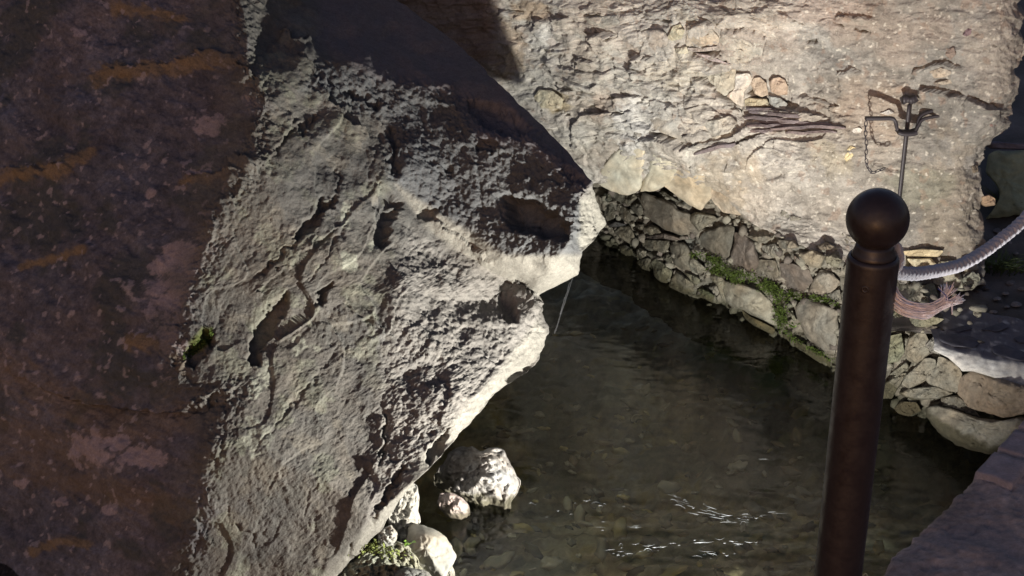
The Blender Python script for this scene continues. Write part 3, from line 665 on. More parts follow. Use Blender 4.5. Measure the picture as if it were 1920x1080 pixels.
R3 = (900, 0, 2.5717)
PALE = (.52, .47, .33); YEL = (.48, .40, .24)
def wb(o): return lambda x, y: wall_base(x, y)+o
for lab, pts, col, bg, off, rg, mt in [
    ('broad pale cream stone at the lower lip of the wall', [(575,885),(598,800),(640,740),(720,690),(775,650),(798,700),(788,800),(770,915),(700,935),(640,915)], (.60,.56,.42), .05, .03, .6, M_SMOOTH),
    ('pale cream stone leaning beside the broad one', [(778,918),(800,850),(830,740),(870,680),(930,672),(1000,700),(978,780),(930,855),(885,900),(830,915)], (.58,.53,.38), .045, .03, .6, M_SMOOTH),
    ('yellowish rounded stone under the lip', [(892,895),(930,830),(980,795),(1080,800),(1118,830),(1110,950),(1062,1008),(1000,975)], (.50,.42,.28), .045, .03, .6, M_SMOOTH),
    ('tan stone under the lip with pitted surface', [(1112,950),(1120,850),(1240,800),(1330,865),(1325,960),(1260,1032),(1180,1022)], (.46,.36,.24), .03, .03, 1., M_WALL),
    ('rounded orange stone with dark rim', [(1395,395),(1412,378),(1440,373),(1470,388),(1482,420),(1480,452),(1440,458),(1405,440)], (.46,.31,.20),.022,.010, .7, None),
    ('tan orange stone beside the rounded one', [(1308,405),(1325,378),(1350,375),(1380,400),(1388,455),(1360,466),(1325,450)], (.44,.34,.24),.018,.012, .7, None),
    (None, [(1278,485),(1300,472),(1380,478),(1396,512),(1340,515),(1280,508)], (.48,.42,.25), .018, .012, .7, None),
    (None, [(1392,462),(1445,472),(1480,500),(1470,522),(1430,528),(1400,505)], (.30,.32,.30), .016, .008, .8, None),
    (None, [(1158,190),(1230,170),(1360,200),(1358,255),(1310,292),(1230,305),(1180,280)], (.40,.38,.32), .022, .014, 1., None),
    (None, [(1000,125),(1060,112),(1110,130),(1150,180),(1140,215),(1060,222),(1000,218)], (.46,.40,.31), .03, .008, 1., None),
    (None, [(500,82),(560,74),(655,74),(668,112),(600,134),(540,128)], (.34,.32,.27), .022, .010, .8, None),
    (None, [(680,212),(700,172),(780,150),(860,142),(905,180),(885,245),(820,268),(740,262)], (.38,.33,.28), .028, .012, 1., None),
    (None, [(1082,335),(1150,322),(1230,335),(1222,430),(1180,462),(1130,430)], (.42,.39,.30), .022, .012, .9, None),
    (None, [(940,25),(1010,12),(1090,15),(1100,85),(1020,98),(945,96)], (.33,.33,.29), .022, .012, 1.2, None),
    ('large scaly grey slab in the middle of the face', [(828,560),(880,520),(1000,470),(1120,455),(1200,500),(1262,560),(1252,640),(1190,672),(1120,702),(1030,690),(930,655),(850,620)], (.46,.42,.355), .03, .012, 1.3, M_WALL),
    (None, [(905,180),(930,130),(965,120),(985,150),(970,185),(925,195)], (.50,.46,.30), .016, .006, .8, None),
    (None, [(940,235),(995,225),(1005,250),(980,268),(945,255)], (.60,.55,.40), .02, .006, .8, None),
    (None, [(1005,232),(1080,228),(1150,222),(1155,240),(1080,248),(1030,250)], (.40,.35,.32), .03, .006, .8, None),
    (None, [(1040,255),(1100,262),(1160,290),(1200,308),(1120,296),(1060,272)], (.44,.34,.33), .03, .006, .8, None),
    (None, [(1230,360),(1300,360),(1310,400),(1275,440),(1268,510),(1240,500),(1190,460),(1225,430)], (.56,.50,.42), .024, .012, .9, None),
    (None, [(262,470),(290,432),(350,440),(400,480),(390,510),(300,520)], (.56,.48,.30), .014, .012, .7, None),
    (None, [(540,160),(640,170),(670,190),(640,215),(560,200)], (.40,.36,.31), .016, .010, .8, None),
    (None, [(745,640),(770,625),(775,660),(755,680),(735,670)], (.40,.38,.34), .016, .0, .8, None),
    (None, [(1080,590),(1200,560),(1240,590),(1200,640),(1120,660)], (.40,.36,.29), .022, -.012, 1., M_WALL)]:
    pts = (np.array(pts)-np.mean(pts, axis=0))*1.07+np.mean(pts, axis=0)
    o = stone('stone', sc(pts, *R3), wb(off), WALL, np.array(col)*.62+np.array((.45,.41,.35))*.38, bulge=bg, thick=.10, mat=mt, rough=rg, n=56, rings=12)
    if lab: o['label'] = lab
# purple slate leaves
SL = (.19, .155, .15)
for i, (x0, x1, y0, y1, th) in enumerate([(1397,1470,204,210,5),(1402,1535,212,222,6),(1394,1500,220,229,6),(1420,1568,228,236,6),(1396,1480,236,236,5),(1440,1590,242,240,5),(1395,1450,248,246,5),(1470,1572,250,247,4),(1300,1380,290,270,6)]):
    n = 9; xs = np.linspace(x0, x1, n); ym = np.linspace(y0, y1, n)+np.array([rng.normal()*1.6 for _ in range(n)])
    tp = [(x, y-th*(.7+.5*rng.random())*(.25+.75*math.sin(math.pi*(k+.6)/(n+.2)))) for k, (x, y) in enumerate(zip(xs, ym))]
    bt = [(x, y+th*.45) for x, y in zip(xs, ym)][::-1]
    o = stone('slate_leaf', tp+bt, wb(-.004-.006*(i % 3)), WALL, np.array(SL)*(1+.3*rng.random()), bulge=.022, thick=.08, rough=.5, n=40, rings=6, top=6)
R4 = (1400, 0, 2.5717)
for pts, col, bg, off, lab in [
    ([(455,740),(500,702),(530,712),(515,750),(480,782)], (.58,.48,.28), .018, .004, 'small yellow chip left of the chain'),
    ([(502,622),(540,612),(558,622),(550,642),(510,642)], (.66,.64,.58), .012, .002, 'small white square chip'),
    ([(1040,168),(1065,135),(1085,140),(1082,165),(1060,176)], (.20,.15,.17), .016, .004, 'small violet chip high on the right'),
    ([(1130,630),(1160,590),(1240,588),(1262,600),(1228,645),(1170,665)], (.22,.15,.13), .03, .02, 'dark violet brown stone at the right edge'),
    ([(1118,945),(1170,938),(1198,958),(1200,990),(1150,996),(1125,985)], (.34,.25,.17), .03, .02, 'brown stone low at the right edge'),
    ([(880,345),(940,322),(1000,350),(960,372),(905,378)], (.42,.37,.30), .018, .008, None),
    ([(905,400),(985,378),(990,400),(950,410)], (.40,.35,.28), .018, .008, None),
    ([(640,545),(690,528),(710,545),(680,556)], (.62,.56,.48), .012, .006, None),
    ([(1085,800),(1112,790),(1120,830),(1090,835)], (.24,.20,.15), .02, .01, None),
    ([(960,235),(1000,225),(1010,262),(985,290),(958,268)], (.30,.24,.20), .014, .006, None)]:
    o = stone('stone', sc(pts, *R4), wb(off), WALL, col, bulge=bg, thick=.07)
    if lab: o['label'] = lab
for pts, col in [([(1688,472),(1730,466),(1770,470),(1760,482),(1700,480)], (.55,.45,.28)), ([(1800,486),(1830,490),(1836,505),(1810,512),(1796,500)], (.40,.35,.26)),
                 ([(1700,485),(1745,484),(1760,498),(1715,503)], (.50,.44,.30)), ([(1760,490),(1790,488),(1792,500),(1765,505)], (.34,.32,.24)), ([(1806,520),(1835,512),(1840,528),(1822,545),(1808,540)], (.34,.32,.25)),
                 ([(1755,500),(1800,505),(1806,540),(1785,552),(1750,530)], (.40,.37,.28)), ([(1700,545),(1750,530),(1760,555),(1735,568),(1705,560)], (.30,.30,.21))]:
    stone('stone', pts, lambda x, y: np.minimum(wall_base(x, np.minimum(y, 530)), 5.2)-.03, WALL, col, bulge=.03, thick=.08)

# ---------------------------------------------------------------- lower retaining wall of rubble
WL = np.array([(900,330),(1100,440),(1140,462),(1180,482),(1215,510),(1260,545),(1300,562),(1370,592),(1440,626),(1500,657),(1555,692),(1620,735),(1700,775),(1750,800),(1850,852),(2000,925)], float)  # waterline
def low_top(px):
    """where the rubble meets the face above: (photo height, depth)"""
    return np.interp(px, YB[:,0], YB[:,1])-26
def low_base(px, py):
    px, py = np.broadcast_arrays(np.asarray(px, float), np.asarray(py, float))
    yw = np.interp(px, WL[:,0], WL[:,1]); dw = d_at_z(yw, WATER_Z)
    r = W(px, yw, dw); n = np.array([.62, .78, -.10]); n /= np.linalg.norm(n)
    # each column is a steep slope standing on the waterline
    ray = W(px, py, np.ones(px.shape))-CAM
    dl = ((r-CAM)@n)/(ray@n)
    yt = np.interp(px, YB[:,0], YB[:,1]); s = sstep(-.05, .5, (py-yt)/(yw-yt)); w = sstep(1370, 1470, px)*sstep(1730, 1690, px)*(1-s)
    return dl*(1-w)+(np.minimum(wall_base(px, np.minimum(py, yt)), dl+.4)-.03)*w
def low_wall():
    nr, nc = 150, 360
    xs = np.linspace(1000, 1800, nc); t = np.linspace(0, 1, nr)
    px = np.repeat(xs[None], nr, 0)
    yt = np.where(xs < 1700, low_top(xs)-30, np.interp(xs, [1700,1740,1790,1960], [500,560,640,700])); yb = np.interp(xs, WL[:,0], WL[:,1])+75
    py = yt[None]+t[:,None]*(yb-yt)[None]
    d = low_base(px, py)+.05; P = W(px, py, d); p = P.reshape(-1,3); fx, fy = px.ravel(), py.ravel()
    q = np.stack([fx/60, fy/60, fx*0], -1)
    a1, e1, r1 = cells(fx/40+perlin(q), fy/26-fx/80+perlin(q+7), 5, 1.)
    a2, e2, r2 = cells(fx/16+perlin(q*2), fy/12+perlin(q*2+7), 8, 1.)
    h = a1*.035+a2*.018+fbm(p, 25, 4, .6, 61)*.014 - sstep(.12, 0, e1)*.02
    h += 0
    n = np.array([-.62,-.78,.2]); P2 = P+(h[:,None]*n).reshape(P.shape)
    c = vary(p, (.13, .123, .10), .2, 10, 62, .05)
    c = mixc(c, sstep(.2,.7,r2)*.5, (.33,.30,.24))
    c = mixc(c, sstep(WATER_Z+.06, WATER_Z+.01, p[:,2]+fbm(p, 14, 3, .5, 63)*.03)*.85, (.05,.05,.03))
    return mesh_obj('retaining_wall', P2.reshape(-1,3), grid_faces(nr, nc)[:, ::-1], M_STONE, cols=c)
LOW = low_wall(); tag(LOW, 'low dry stone retaining wall of rough grey rubble with moss along the waterline', 'stone wall')
R7 = (1120, 340, 4.908); R5 = (1080, 320, 2.7)
def lb(o): return lambda x, y: low_base(x, y)+o
G = (.27,.26,.21)
for T, pts, col, bg, lab in [
    (R7,[(130,100),(340,110),(375,150),(330,185),(285,232),(250,215),(160,165)],(.27,.26,.21),.05,None),
    (R7,[(180,220),(230,215),(300,260),(320,310),(385,330),(370,360),(300,370),(280,395),(230,350),(180,290)],(.29,.27,.22),.05,None),
    (R7,[(300,230),(345,195),(400,205),(425,260),(425,310),(380,318),(320,280)],(.25,.24,.2),.05,None),
    (R7,[(60,230),(140,200),(165,260),(150,350),(90,370),(60,330)],(.22,.21,.17),.04,None),
    (R7,[(90,400),(160,365),(230,385),(270,400),(200,420),(110,425)],(.12,.12,.12),.04,None),
    (R7,[(402,95),(480,115),(560,150),(640,170),(720,215),(755,275),(800,275),(860,290),(870,320),(840,350),(880,400),(930,450),(925,490),(820,500),(740,495),(700,470),(640,460),(560,400),(480,350),(425,310),(402,200)],(.31,.28,.23),.05,'long slanting grey slab under the overhang'),
    (R7,[(865,300),(900,280),(990,295),(1080,320),(1115,350),(1040,390),(970,440),(935,470),(885,410),(848,355)],(.31,.29,.23),.055,None),
    (R7,[(150,460),(200,410),(290,410),(330,460),(345,520),(300,580),(230,540),(165,490)],(.30,.28,.22),.05,None),
    (R7,[(345,410),(380,390),(430,400),(420,450),(380,440)],(.27,.25,.2),.05,None),
    (R7,[(430,430),(500,400),(560,420),(600,480),(540,500),(480,500)],(.29,.27,.21),.045,None),
    (R7,[(440,515),(600,470),(720,500),(790,540),(700,545),(600,525),(500,530)],(.24,.2,.17),.06,None),
    (R7,[(410,540),(530,530),(660,540),(665,600),(620,665),(540,640),(460,620),(410,590)],(.28,.26,.2),.05,None),
    (R7,[(360,630),(400,612),(455,640),(450,690),(400,715),(360,700)],(.33,.31,.25),.05,None),
    (R7,[(200,600),(260,580),(320,620),(330,670),(280,710),(215,680)],(.14,.14,.12),.04,None),
    (R7,[(665,600),(690,560),(790,555),(850,610),(865,680),(850,760),(870,830),(780,810),(710,770),(680,690)],(.33,.31,.25),.06,'tall rounded stone with a darker hollow face'),
    (R7,[(955,480),(1080,430),(1130,410),(1200,400),(1270,420),(1240,560),(1220,690),(1180,720),(1080,680),(1000,620),(950,590),(930,540)],(.30,.28,.23),.065,'blocky grey stone just above the moss'),
    (R7,[(590,700),(650,655),(690,700),(695,740),(640,745)],(.28,.27,.21),.04,None),
    (R7,[(500,740),(540,710),(600,740),(690,820),(690,860),(640,940),(560,920),(520,870)],(.32,.32,.23),.06,'rounded greenish stone dipping in the water'),
    (R7,[(330,790),(380,720),(470,700),(500,720),(470,770),(490,830),(400,810)],(.24,.22,.17),.05,None),
    (R7,[(650,970),(720,820),(790,860),(860,910),(900,960),(890,1050),(780,1030)],(.26,.24,.18),.05,None),
    (R7,[(790,830),(900,860),(950,900),(940,980),(880,950)],(.34,.33,.24),.045,None),
    (R7,[(820,740),(870,680),(930,730),(1000,800),(1000,830),(930,850),(870,830)],(.37,.35,.28),.05,None),
    (R7,[(1000,750),(1050,725),(1070,770),(1020,800)],(.38,.37,.3),.04,None),
    (R7,[(1040,870),(1100,840),(1150,870),(1180,950),(1150,1050),(1110,960),(1050,910)],(.36,.35,.27),.05,None),
    (R7,[(300,380),(335,360),(345,390),(300,400)],(.36,.34,.28),.04,None),
    (R7,[(600,80),(700,150),(760,190),(700,180),(610,130),(560,100)],(.26,.26,.22),.05,None),
    (R7,[(900,1000),(960,980),(1020,1000),(1090,1060),(1060,1120),(980,1080),(910,1060)],(.13,.14,.08),.04,None),
    (R7,[(60,110),(120,110),(140,170),(90,200),(55,170)],(.18,.18,.14),.04,None),
    (R5,[(730,560),(850,570),(930,610),(990,660),(1025,740),(1015,790),(940,755),(890,735),(840,700),(790,700),(760,660),(742,615)],(.44,.42,.34),.06,'long pale stone ringed by moss'),
    (R5,[(680,530),(725,512),(758,560),(745,610),(765,680),(738,650),(700,560)],(.36,.35,.28),.05,None),
    (R5,[(1110,690),(1140,650),(1200,655),(1270,680),(1330,715),(1322,850),(1306,945),(1240,910),(1170,850),(1140,790),(1110,720)],(.40,.37,.31),.05,'big flat faced grey block beside the bollard'),
    (R5,[(800,310),(850,320),(900,360),(920,420),(930,470),(900,515),(870,520),(850,490),(790,470),(780,430),(800,370)],(.33,.28,.24),.06,None),
    (R5,[(930,450),(1010,455),(1030,520),(1010,570),(960,550),(915,530),(905,490)],(.33,.3,.24),.07,None),
    (R5,[(1030,470),(1110,470),(1180,500),(1200,560),(1150,620),(1060,600),(1040,560)],(.36,.31,.27),.08,None),
    (R5,[(1200,550),(1240,500),(1300,520),(1340,570),(1290,620),(1220,640),(1170,630)],(.40,.36,.3),.09,None),
    (R5,[(940,380),(1010,370),(1030,410),(1000,440),(950,430)],(.42,.40,.34),.09,None),
    (R5,[(1130,420),(1200,400),(1260,430),(1240,495),(1190,490),(1130,450)],(.40,.36,.28),.10,None),
    (R5,[(1260,625),(1335,600),(1345,670),(1290,650)],(.38,.36,.3),.07,None),
    (R5,[(840,705),(880,735),(940,762),(1010,800),(1000,835),(900,785),(850,745)],(.20,.17,.09),.045,'ochre stained foot stone under the long pale stone'),
    (R5,[(1040,825),(1100,840),(1200,900),(1290,965),(1290,1010),(1180,940),(1080,870)],(.15,.15,.08),.05,None),
    (R5,[(1050,660),(1078,660),(1100,690),(1078,700)],(.42,.42,.32),.06,None),
    (R5,[(1225,645),(1255,640),(1262,660),(1235,668)],(.45,.42,.34),.06,None),
    (R5,[(1075,715),(1095,705),(1120,760),(1100,765)],(.38,.37,.28),.05,None),
    (R5,[(930,570),(960,580),(1010,625),(1005,645),(960,635),(935,600)],(.34,.34,.25),.06,None),
    (R5,[(860,330),(940,320),(1000,340),(960,370),(900,355)],(.40,.37,.30),.07,None),
    (R5,[(1020,350),(1110,350),(1130,390),(1070,400),(1030,390)],(.36,.33,.27),.10,None),
    (R5,[(1210,380),(1270,360),(1310,385),(1290,400),(1230,400)],(.46,.40,.32),.10,None),
    (R5,[(1260,430),(1310,420),(1350,450),(1330,490),(1270,480)],(.36,.34,.26),.10,None),
    (R5,[(1100,425),(1125,440),(1180,495),(1150,490),(1105,460)],(.30,.25,.21),.08,None),
    (R5,[(660,440),(690,450),(690,485),(662,480)],(.38,.37,.3),.05,None)]:
    tr = sc(pts, *T)
    yc = np.mean([y for x, y in tr]); hi = 1.
    o = stone('stone', tr, lb(.012), LOW, np.array(col)*(.36+.18*rng.random())*np.array([1.0,.99,.95]), bulge=(bg*1.25 if bg < .065 else bg*.5), thick=.12, wet=WATER_Z+.035, n=48, rings=9, rough=1.25, top=3.4)
    if lab: o['label'] = lab
# small rubble filling the joints, joined
def rubble(name, parent, n, region, dfun, size, cols, mat, seed, wet=None, label=None):
    r = np.random.default_rng(seed); parts = []; C = []
    ico = bpy.data.meshes.new('tmp'); import bmesh
    bm = bmesh.new(); bmesh.ops.create_icosphere(bm, subdivisions=1, radius=1); iv = np.array([v.co[:] for v in bm.verts]); fi = [[v.index for v in f.verts] for f in bm.faces]; bm.free(); bpy.data.meshes.remove(ico)
    V = []; Fc = []
    for i in range(n):
        x, y = region(r)
        d = dfun(x, y); s = size(r)
        p = W(x, y, d)
        k = iv*np.array([1, .8, .62])*s*(.7+.6*r.random(3))
        k = k*(1+.75*perlin(iv*1.9+i*3.1)[:,None])
        a = r.random()*6.28; k = k@np.array([[math.cos(a),math.sin(a),0],[-math.sin(a),math.cos(a),0],[0,0,1]]).T
        b = (r.random()-.5)*1.2; k = k@np.array([[1,0,0],[0,math.cos(b),math.sin(b)],[0,-math.sin(b),math.cos(b)]]).T
        Fc += [[q+i*len(iv) for q in f] for f in fi]; V.append(k+p)
        col = np.array(cols[r.integers(len(cols))])*(.75+.5*r.random()); C.append(np.repeat(col[None], len(iv), 0))
    V = np.vstack(V); C = np.vstack(C)
    V = V + (fbm(V, 60, 2, .5, seed)*.002)[:,None]
    if wet is not None: C = mixc(C, sstep(wet+.02, wet-.01, V[:,2])*.85, (.05,.05,.03))
    o = mesh_obj(name, V, np.array(Fc), mat, parent, cols=C, smooth=False); o['kind'] = 'stuff'
    if label: o['label'] = label
    return o
def reg_low(r):
    while True:
        x = 1130+r.random()*720; yw = np.interp(x, WL[:,0], WL[:,1]); yt = low_top(x)+20
        if yt < yw: return x, yt+(yw-yt)*r.random()
rubble('joint_rubble', LOW, 300, reg_low, lambda x, y: float(low_base(x, y))+.018, lambda r: .010+.020*r.random()**2, [(.19,.18,.145),(.15,.135,.11),(.12,.105,.09),(.21,.20,.16)], M_STONE, 5, wet=WATER_Z+.035)

# ---------------------------------------------------------------- right hand bank: stones, capped slab
R6 = (1500, 400, 2.16)
BANK = empty('bank_wall', tuple(W(1760, 780, 4.7)), 'short bank wall of stacked stones carrying a mortar capped ledge, right of the bollard', 'stone wall')
def bk(o): return lambda x, y: low_base(x, y)+o
for pts, col, bg, off, lab, rg in [
    ([(310,360),(375,352),(400,400),(380,470),(330,480)],(.29,.28,.2),.05,.02,None,1),
    ([(372,380),(440,390),(425,470),(360,485)],(.30,.29,.20),.05,.02,None,1),
    ([(440,420),(520,413),(585,428),(560,448),(510,462),(450,460)],(.32,.31,.22),.05,.0,'flat oval stone under the frayed rope end',.6),
    ([(425,545),(440,500),(500,470),(522,520),(527,570),(470,612),(430,592)],(.33,.30,.23),.06,.0,None,.8),
    ([(345,500),(410,485),(425,560),(400,600),(350,610)],(.28,.28,.19),.05,.01,None,1),
    ([(410,695),(428,655),(470,620),(505,585),(550,590),(552,640),(505,680),(440,712)],(.35,.32,.25),.06,-.01,None,.8),
    ([(500,662),(550,625),(560,578),(620,600),(658,650),(645,722),(600,724),(520,692)],(.36,.33,.26),.06,-.02,'rounded stone tucked under the ledge',.6),
    ([(398,727),(450,708),(560,698),(622,728),(560,752),(450,757)],(.33,.30,.23),.07,-.01,None,.8),
    ([(380,790),(410,758),(470,765),(492,800),(440,822),(395,812)],(.24,.17,.11),.05,.0,'small reddish wet stone at the waterline',.8),
    ([(320,750),(340,690),(400,650),(432,645),(400,705),(372,752)],(.28,.26,.20),.06,.01,None,1),
    ([(360,655),(430,600),(445,622),(405,655)],(.30,.28,.21),.05,.0,None,1),
    ([(505,535),(550,488),(575,510),(562,572),(530,562)],(.38,.36,.31),.06,-.02,None,.8),
    ([(636,730),(648,660),(700,636),(830,672),(930,706),(960,800),(830,830),(740,805),(680,785)],(.36,.29,.215),.09,-.04,'large orange brown block under the ledge',.8),
    ([(505,815),(512,785),(545,775),(620,792),(720,828),(830,840),(900,820),(960,860),(860,935),(780,975),(740,972),(640,942),(550,880)],(.36,.33,.26),.12,-.01,'long foot block, its lower half wet and dark',.8),
    ([(570,745),(640,735),(700,790),(740,830),(640,800),(575,780)],(.30,.27,.21),.06,.01,None,1),
    ([(650,270),(700,232),(732,262),(708,305),(665,315)],(.32,.31,.24),.05,.10,None,.6),
    ([(440,470),(500,440),(560,455),(600,480),(540,490),(500,475)],(.20,.18,.15),.04,.02,None,1)]:
    o = stone('stone', sc(pts, *R6), bk(off-bg*.4), BANK, np.array(col)*.66, bulge=bg*.62, thick=.16, rough=1.2+.4*rg, wet=WATER_Z+.085, n=60, rings=13, top=4.5, crag=.45)
    if lab: o['label'] = lab
rubble('joint_rubble', BANK, 90, lambda r: (1680+r.random()*80, 640+r.random()*110), lambda x, y: float(low_base(x, y))+.03, lambda r: .012+.018*r.random(), [(.20,.19,.15),(.16,.145,.115)], M_STONE, 15, wet=WATER_Z+.035)
# mortar ledge: top at LEDGE_Z, front edge traced
LEDGE_Z = -.36
def ledge_slab():
    edge = np.array(sc([(545,528),(590,545),(640,562),(700,578),(780,596),(860,608),(907,618),(1000,645),(1150,690)], *R6))
    bot = np.array(sc([(548,560),(600,585),(648,628),(655,640),(700,640),(800,670),(860,690),(907,708),(1000,740),(1150,790)], *R6))
    n = 90; t = np.linspace(0, 1, n)
    def rs(P): s = np.concatenate([[0], np.cumsum(np.linalg.norm(np.diff(P, axis=0), axis=1))]); return np.stack([np.interp(t*s[-1], s, P[:,0]), np.interp(t*s[-1], s, P[:,1])], -1)
    e, b = rs(edge), rs(bot)
    de = d_at_z(e[:,1], LEDGE_Z); E = W(e[:,0], e[:,1], de); 
    Bt = W(b[:,0], b[:,1], de-.012)
    rows = []
    back = 26
    for i in range(back, 0, -1):                 # top surface running back
        a = i/back; q = E + np.array([.12, .85, 0])*a*.4; q[:,2] = LEDGE_Z + .008*fbm(q, 12, 3, .5, 71); rows.append(q)
    rows.append(E)
    for i in range(1, 13):
        a = i/12; q = E*(1-a)+Bt*a; q = q+np.array([-.5,-.7,0])*(.012*math.sin(a*math.pi)); rows.append(q)
    rows.append(Bt+np.array([.1,.2,0]))
    A = np.array(rows); p = A.reshape(-1,3)
    A = A + (fbm(p, 45, 4, .6, 72)*.008).reshape(A.shape[:2])[...,None]*np.array([-.5,-.7,.5])
    c = vary(p, (.50,.49,.46), .12, 20, 73, .02)
    topm = np.zeros(A.shape[:2]); topm[:back] = 1; topm[back-1] = .6; c = mixc(c, topm.ravel()*sstep(-.5, .1, fbm(p, 25, 3, .6, 75)+.2), (.15,.145,.16))  # top painted darker and bluish, as out of the floodlight's reach
    return mesh_obj('mortar_ledge', A.reshape(-1,3), grid_faces(*A.shape[:2])[:, ::-1], M_PAVE, BANK, cols=c)
LS = ledge_slab(); LS['label'] = 'whitish mortar cap with dark flat stones set in its top'
def dz(z): return lambda x, y: d_at_z(y, z)
for pts in [[(560,490),(640,488),(700,500),(735,520),(700,545),(620,540),(565,515)], [(770,540),(820,530),(907,560),(960,590),(900,600),(830,585),(780,565)], [(865,505),(907,490),(960,500),(950,525),(890,525)], [(730,470),(820,440),(850,460),(800,480)], [(600,470),(680,450),(700,468),(640,482)]]:
    stone('paving_stone', sc(pts, *R6), dz(LEDGE_Z+.004), LS, (.085,.085,.105), bulge=.012, thick=.02, rough=.35, n=36, rings=6, mat=M_SMOOTH)

# ---------------------------------------------------------------- ground behind the bank
def ground():
    nr, nc = 170, 170
    u = np.linspace(0, 1, nc)**1.8; v = np.linspace(0, 1, nr)**2.2
    X = 1.20 + u*60; Y = v*80
    X, Y = np.meshgrid(X, Y)
    Y = Y + np.maximum(4.28-.5*(X-1.25), 3.95)
    Z = np.full(X.shape, -.40) + .02*np.clip(Y-4, 0, 3)
    p = np.stack([X, Y, Z], -1).reshape(-1,3)
    q = p[:,:2]
    a, e, r = cells(q[:,0]/.09+perlin(p*4), q[:,1]/.07+perlin(p*4+9), 4, .6)
    Z = Z.ravel() + fbm(p, 6, 4, .6, 81)*.03 + a*.02*sstep(0,.15,e)
    # keep the bank side low so that it stays behind the ledge
    p[:,2] = Z
    c = vary(p, (.11,.10,.085), .3, 8, 82, .06); c = mixc(c, sstep(.6,.9,r)*.6, (.24,.21,.19))
    o = mesh_obj('ground', p, grid_faces(nr, nc), M_GROUND, cols=c); o['kind'] = 'structure'
    return o
GROUND = ground()
rr = np.random.default_rng(9)
peb = [(1880,600,26,10),(1905,570,22,11),(1870,560,18,8),(1895,530,20,9),(1830,600,40,13),(1800,625,46,14),(1856,622,30,10),(1840,570,22,8),(1870,432,16,9),(1855,455,14,7),(1893,455,10,6),(1905,500,18,9),(1885,550,16,7),(1915,540,18,10),(1850,540,14,6),(1862,585,18,7),(1835,545,12,6),(1912,610,26,12),(1888,575,12,5),(1858,500,12,6),(1905,475,12,6)]
for (x, y, a, b) in peb:
    th = np.linspace(0, 2*math.pi, 9, endpoint=False)
    pts = [(x+a*.5*math.cos(t)*(.85+.3*rr.random()), y+b*.5*math.sin(t)*(.85+.3*rr.random())) for t in th]
    stone('path_stone', pts, dz(-.372), GROUND, np.array((.20,.18,.165))*(.6+.8*rr.random()), bulge=.02, thick=.02, rough=.5, n=20, rings=5, top=2.5)
# greenish block and bits at the back of the path
GB = stone('stone_block', sc([(1163,740),(1190,728),(1280,726),(1400,722),(1480,730),(1490,1040),(1350,1036),(1200,1050),(1140,1060),(1200,1035),(1222,930),(1190,870),(1148,830),(1160,790)], *R4), 5.55, None, (.26,.30,.20), bulge=.05, thick=.30, mat=M_SMOOTH, rough=.9, n=64, rings=12, top=5)
tag(GB, 'worn greenish stone block at the far right, behind the end of the rock wall', 'stone block')
for k, x, y, a, lab in []: pass
DK = stone('flat_stone', sc([(1140,690),(1200,680),(1300,692),(1420,690),(1430,722),(1300,722),(1170,718)], *R4), 5.60, None, (.14,.13,.15), bulge=.04, thick=.25, rough=.6, n=40, rings=8)
tag(DK, 'thin dark flat stone lying on top of the greenish block', 'stone')

# ---------------------------------------------------------------- stream bed and water
def bed():
    nr, nc = 260, 320
    X, Y = np.meshgrid(np.linspace(-3.2, 2.4, nc), np.linspace(1.2, 7.5, nr))
    Z = -1.22 + .26*sstep(4.6, 4.0, Y) + .16*sstep(3.9, 3.4, Y) - .10*np.exp(-((X-.45)/.5)**2-((Y-4.7)/.5)**2) 
    p = np.stack([X, Y, Z], -1).reshape(-1,3)
    a, e, r = cells(p[:,0]/.11+perlin(p*5), p[:,1]/.11+perlin(p*5+9), 14, .8)
    a2, e2, r2 = cells(p[:,0]/.04+perlin(p*9), p[:,1]/.04+perlin(p*9+9), 16, .8)
    p[:,2] += a*.03+a2*.022+fbm(p, 4, 4, .55, 91)*.04
    c = vary(p, (.27,.235,.165), .40, 6, 92, .10); c *= 1.35*(1+.35*sstep(4.0,3.4,p[:,1]))[:,None]*(1+1.1*fbm(p, 20, 4, .68, 95))[:,None]; c = mixc(c, sstep(.25,.4,fbm(p, 9, 3, .6, 97)), (.42,.34,.16))  # gravel paler at the near end, painting in the light there
    c = mixc(c, sstep(.72,.9,r2)*.6, (.42,.38,.26)); c = mixc(c, sstep(.0,.3,fbm(p, 2.5, 3, .5, 94))*.6, (.10,.11,.065))
    o = mesh_obj('stream_bed', p, grid_faces(nr, nc), M_BED, cols=c); o['kind'] = 'structure'; return o
BED = bed()
def pebbles():
    import bmesh
    protos = []
    r = np.random.default_rng(33)
    for k in range(6):
        bm = bmesh.new(); bmesh.ops.create_icosphere(bm, subdivisions=2, radius=1); iv = np.array([v.co[:] for v in bm.verts]); fi = np.array([[v.index for v in f.verts] for f in bm.faces]); bm.free()
        v = iv*np.array([1,.75,.45])*(1+.85*perlin(iv*1.9+k*5.3)[:,None])
        col = [(.42,.38,.29),(.30,.27,.20),(.52,.48,.38),(.34,.27,.18),(.55,.46,.24),(.16,.15,.12)][k]
        me_o = mesh_obj('pebble', v, fi, M_BED, BED, cols=vary(v, col, .3, 2, k, .05))
        protos.append(me_o)
    base = Vector(BED['_loc'])
    for i in range(300):
        o = protos[i] if i < 6 else protos[r.integers(6)].copy()
        if i >= 6: COL.objects.link(o); o.parent = BED
        py = 760+ (r.random()**.8)*330; px = 830+r.random()*830
        if r.random() < .2: px = 1000+r.random()*600; py = 620+r.random()*180
        s = .008+.020*r.random()**3
        z = -.79 if py > 930 else (-.90 if py > 820 else -1.1)
        P = W(px, py, d_at_z(py, z)); P[2] += .01
        o.location = Vector(P)-base; o.scale = (s*(1+r.random()), s*(1+.5*r.random()), s*(.8+.5*r.random())); o.rotation_euler = ((r.random()-.5)*.6, (r.random()-.5)*.6, r.random()*6.28)
pebbles()
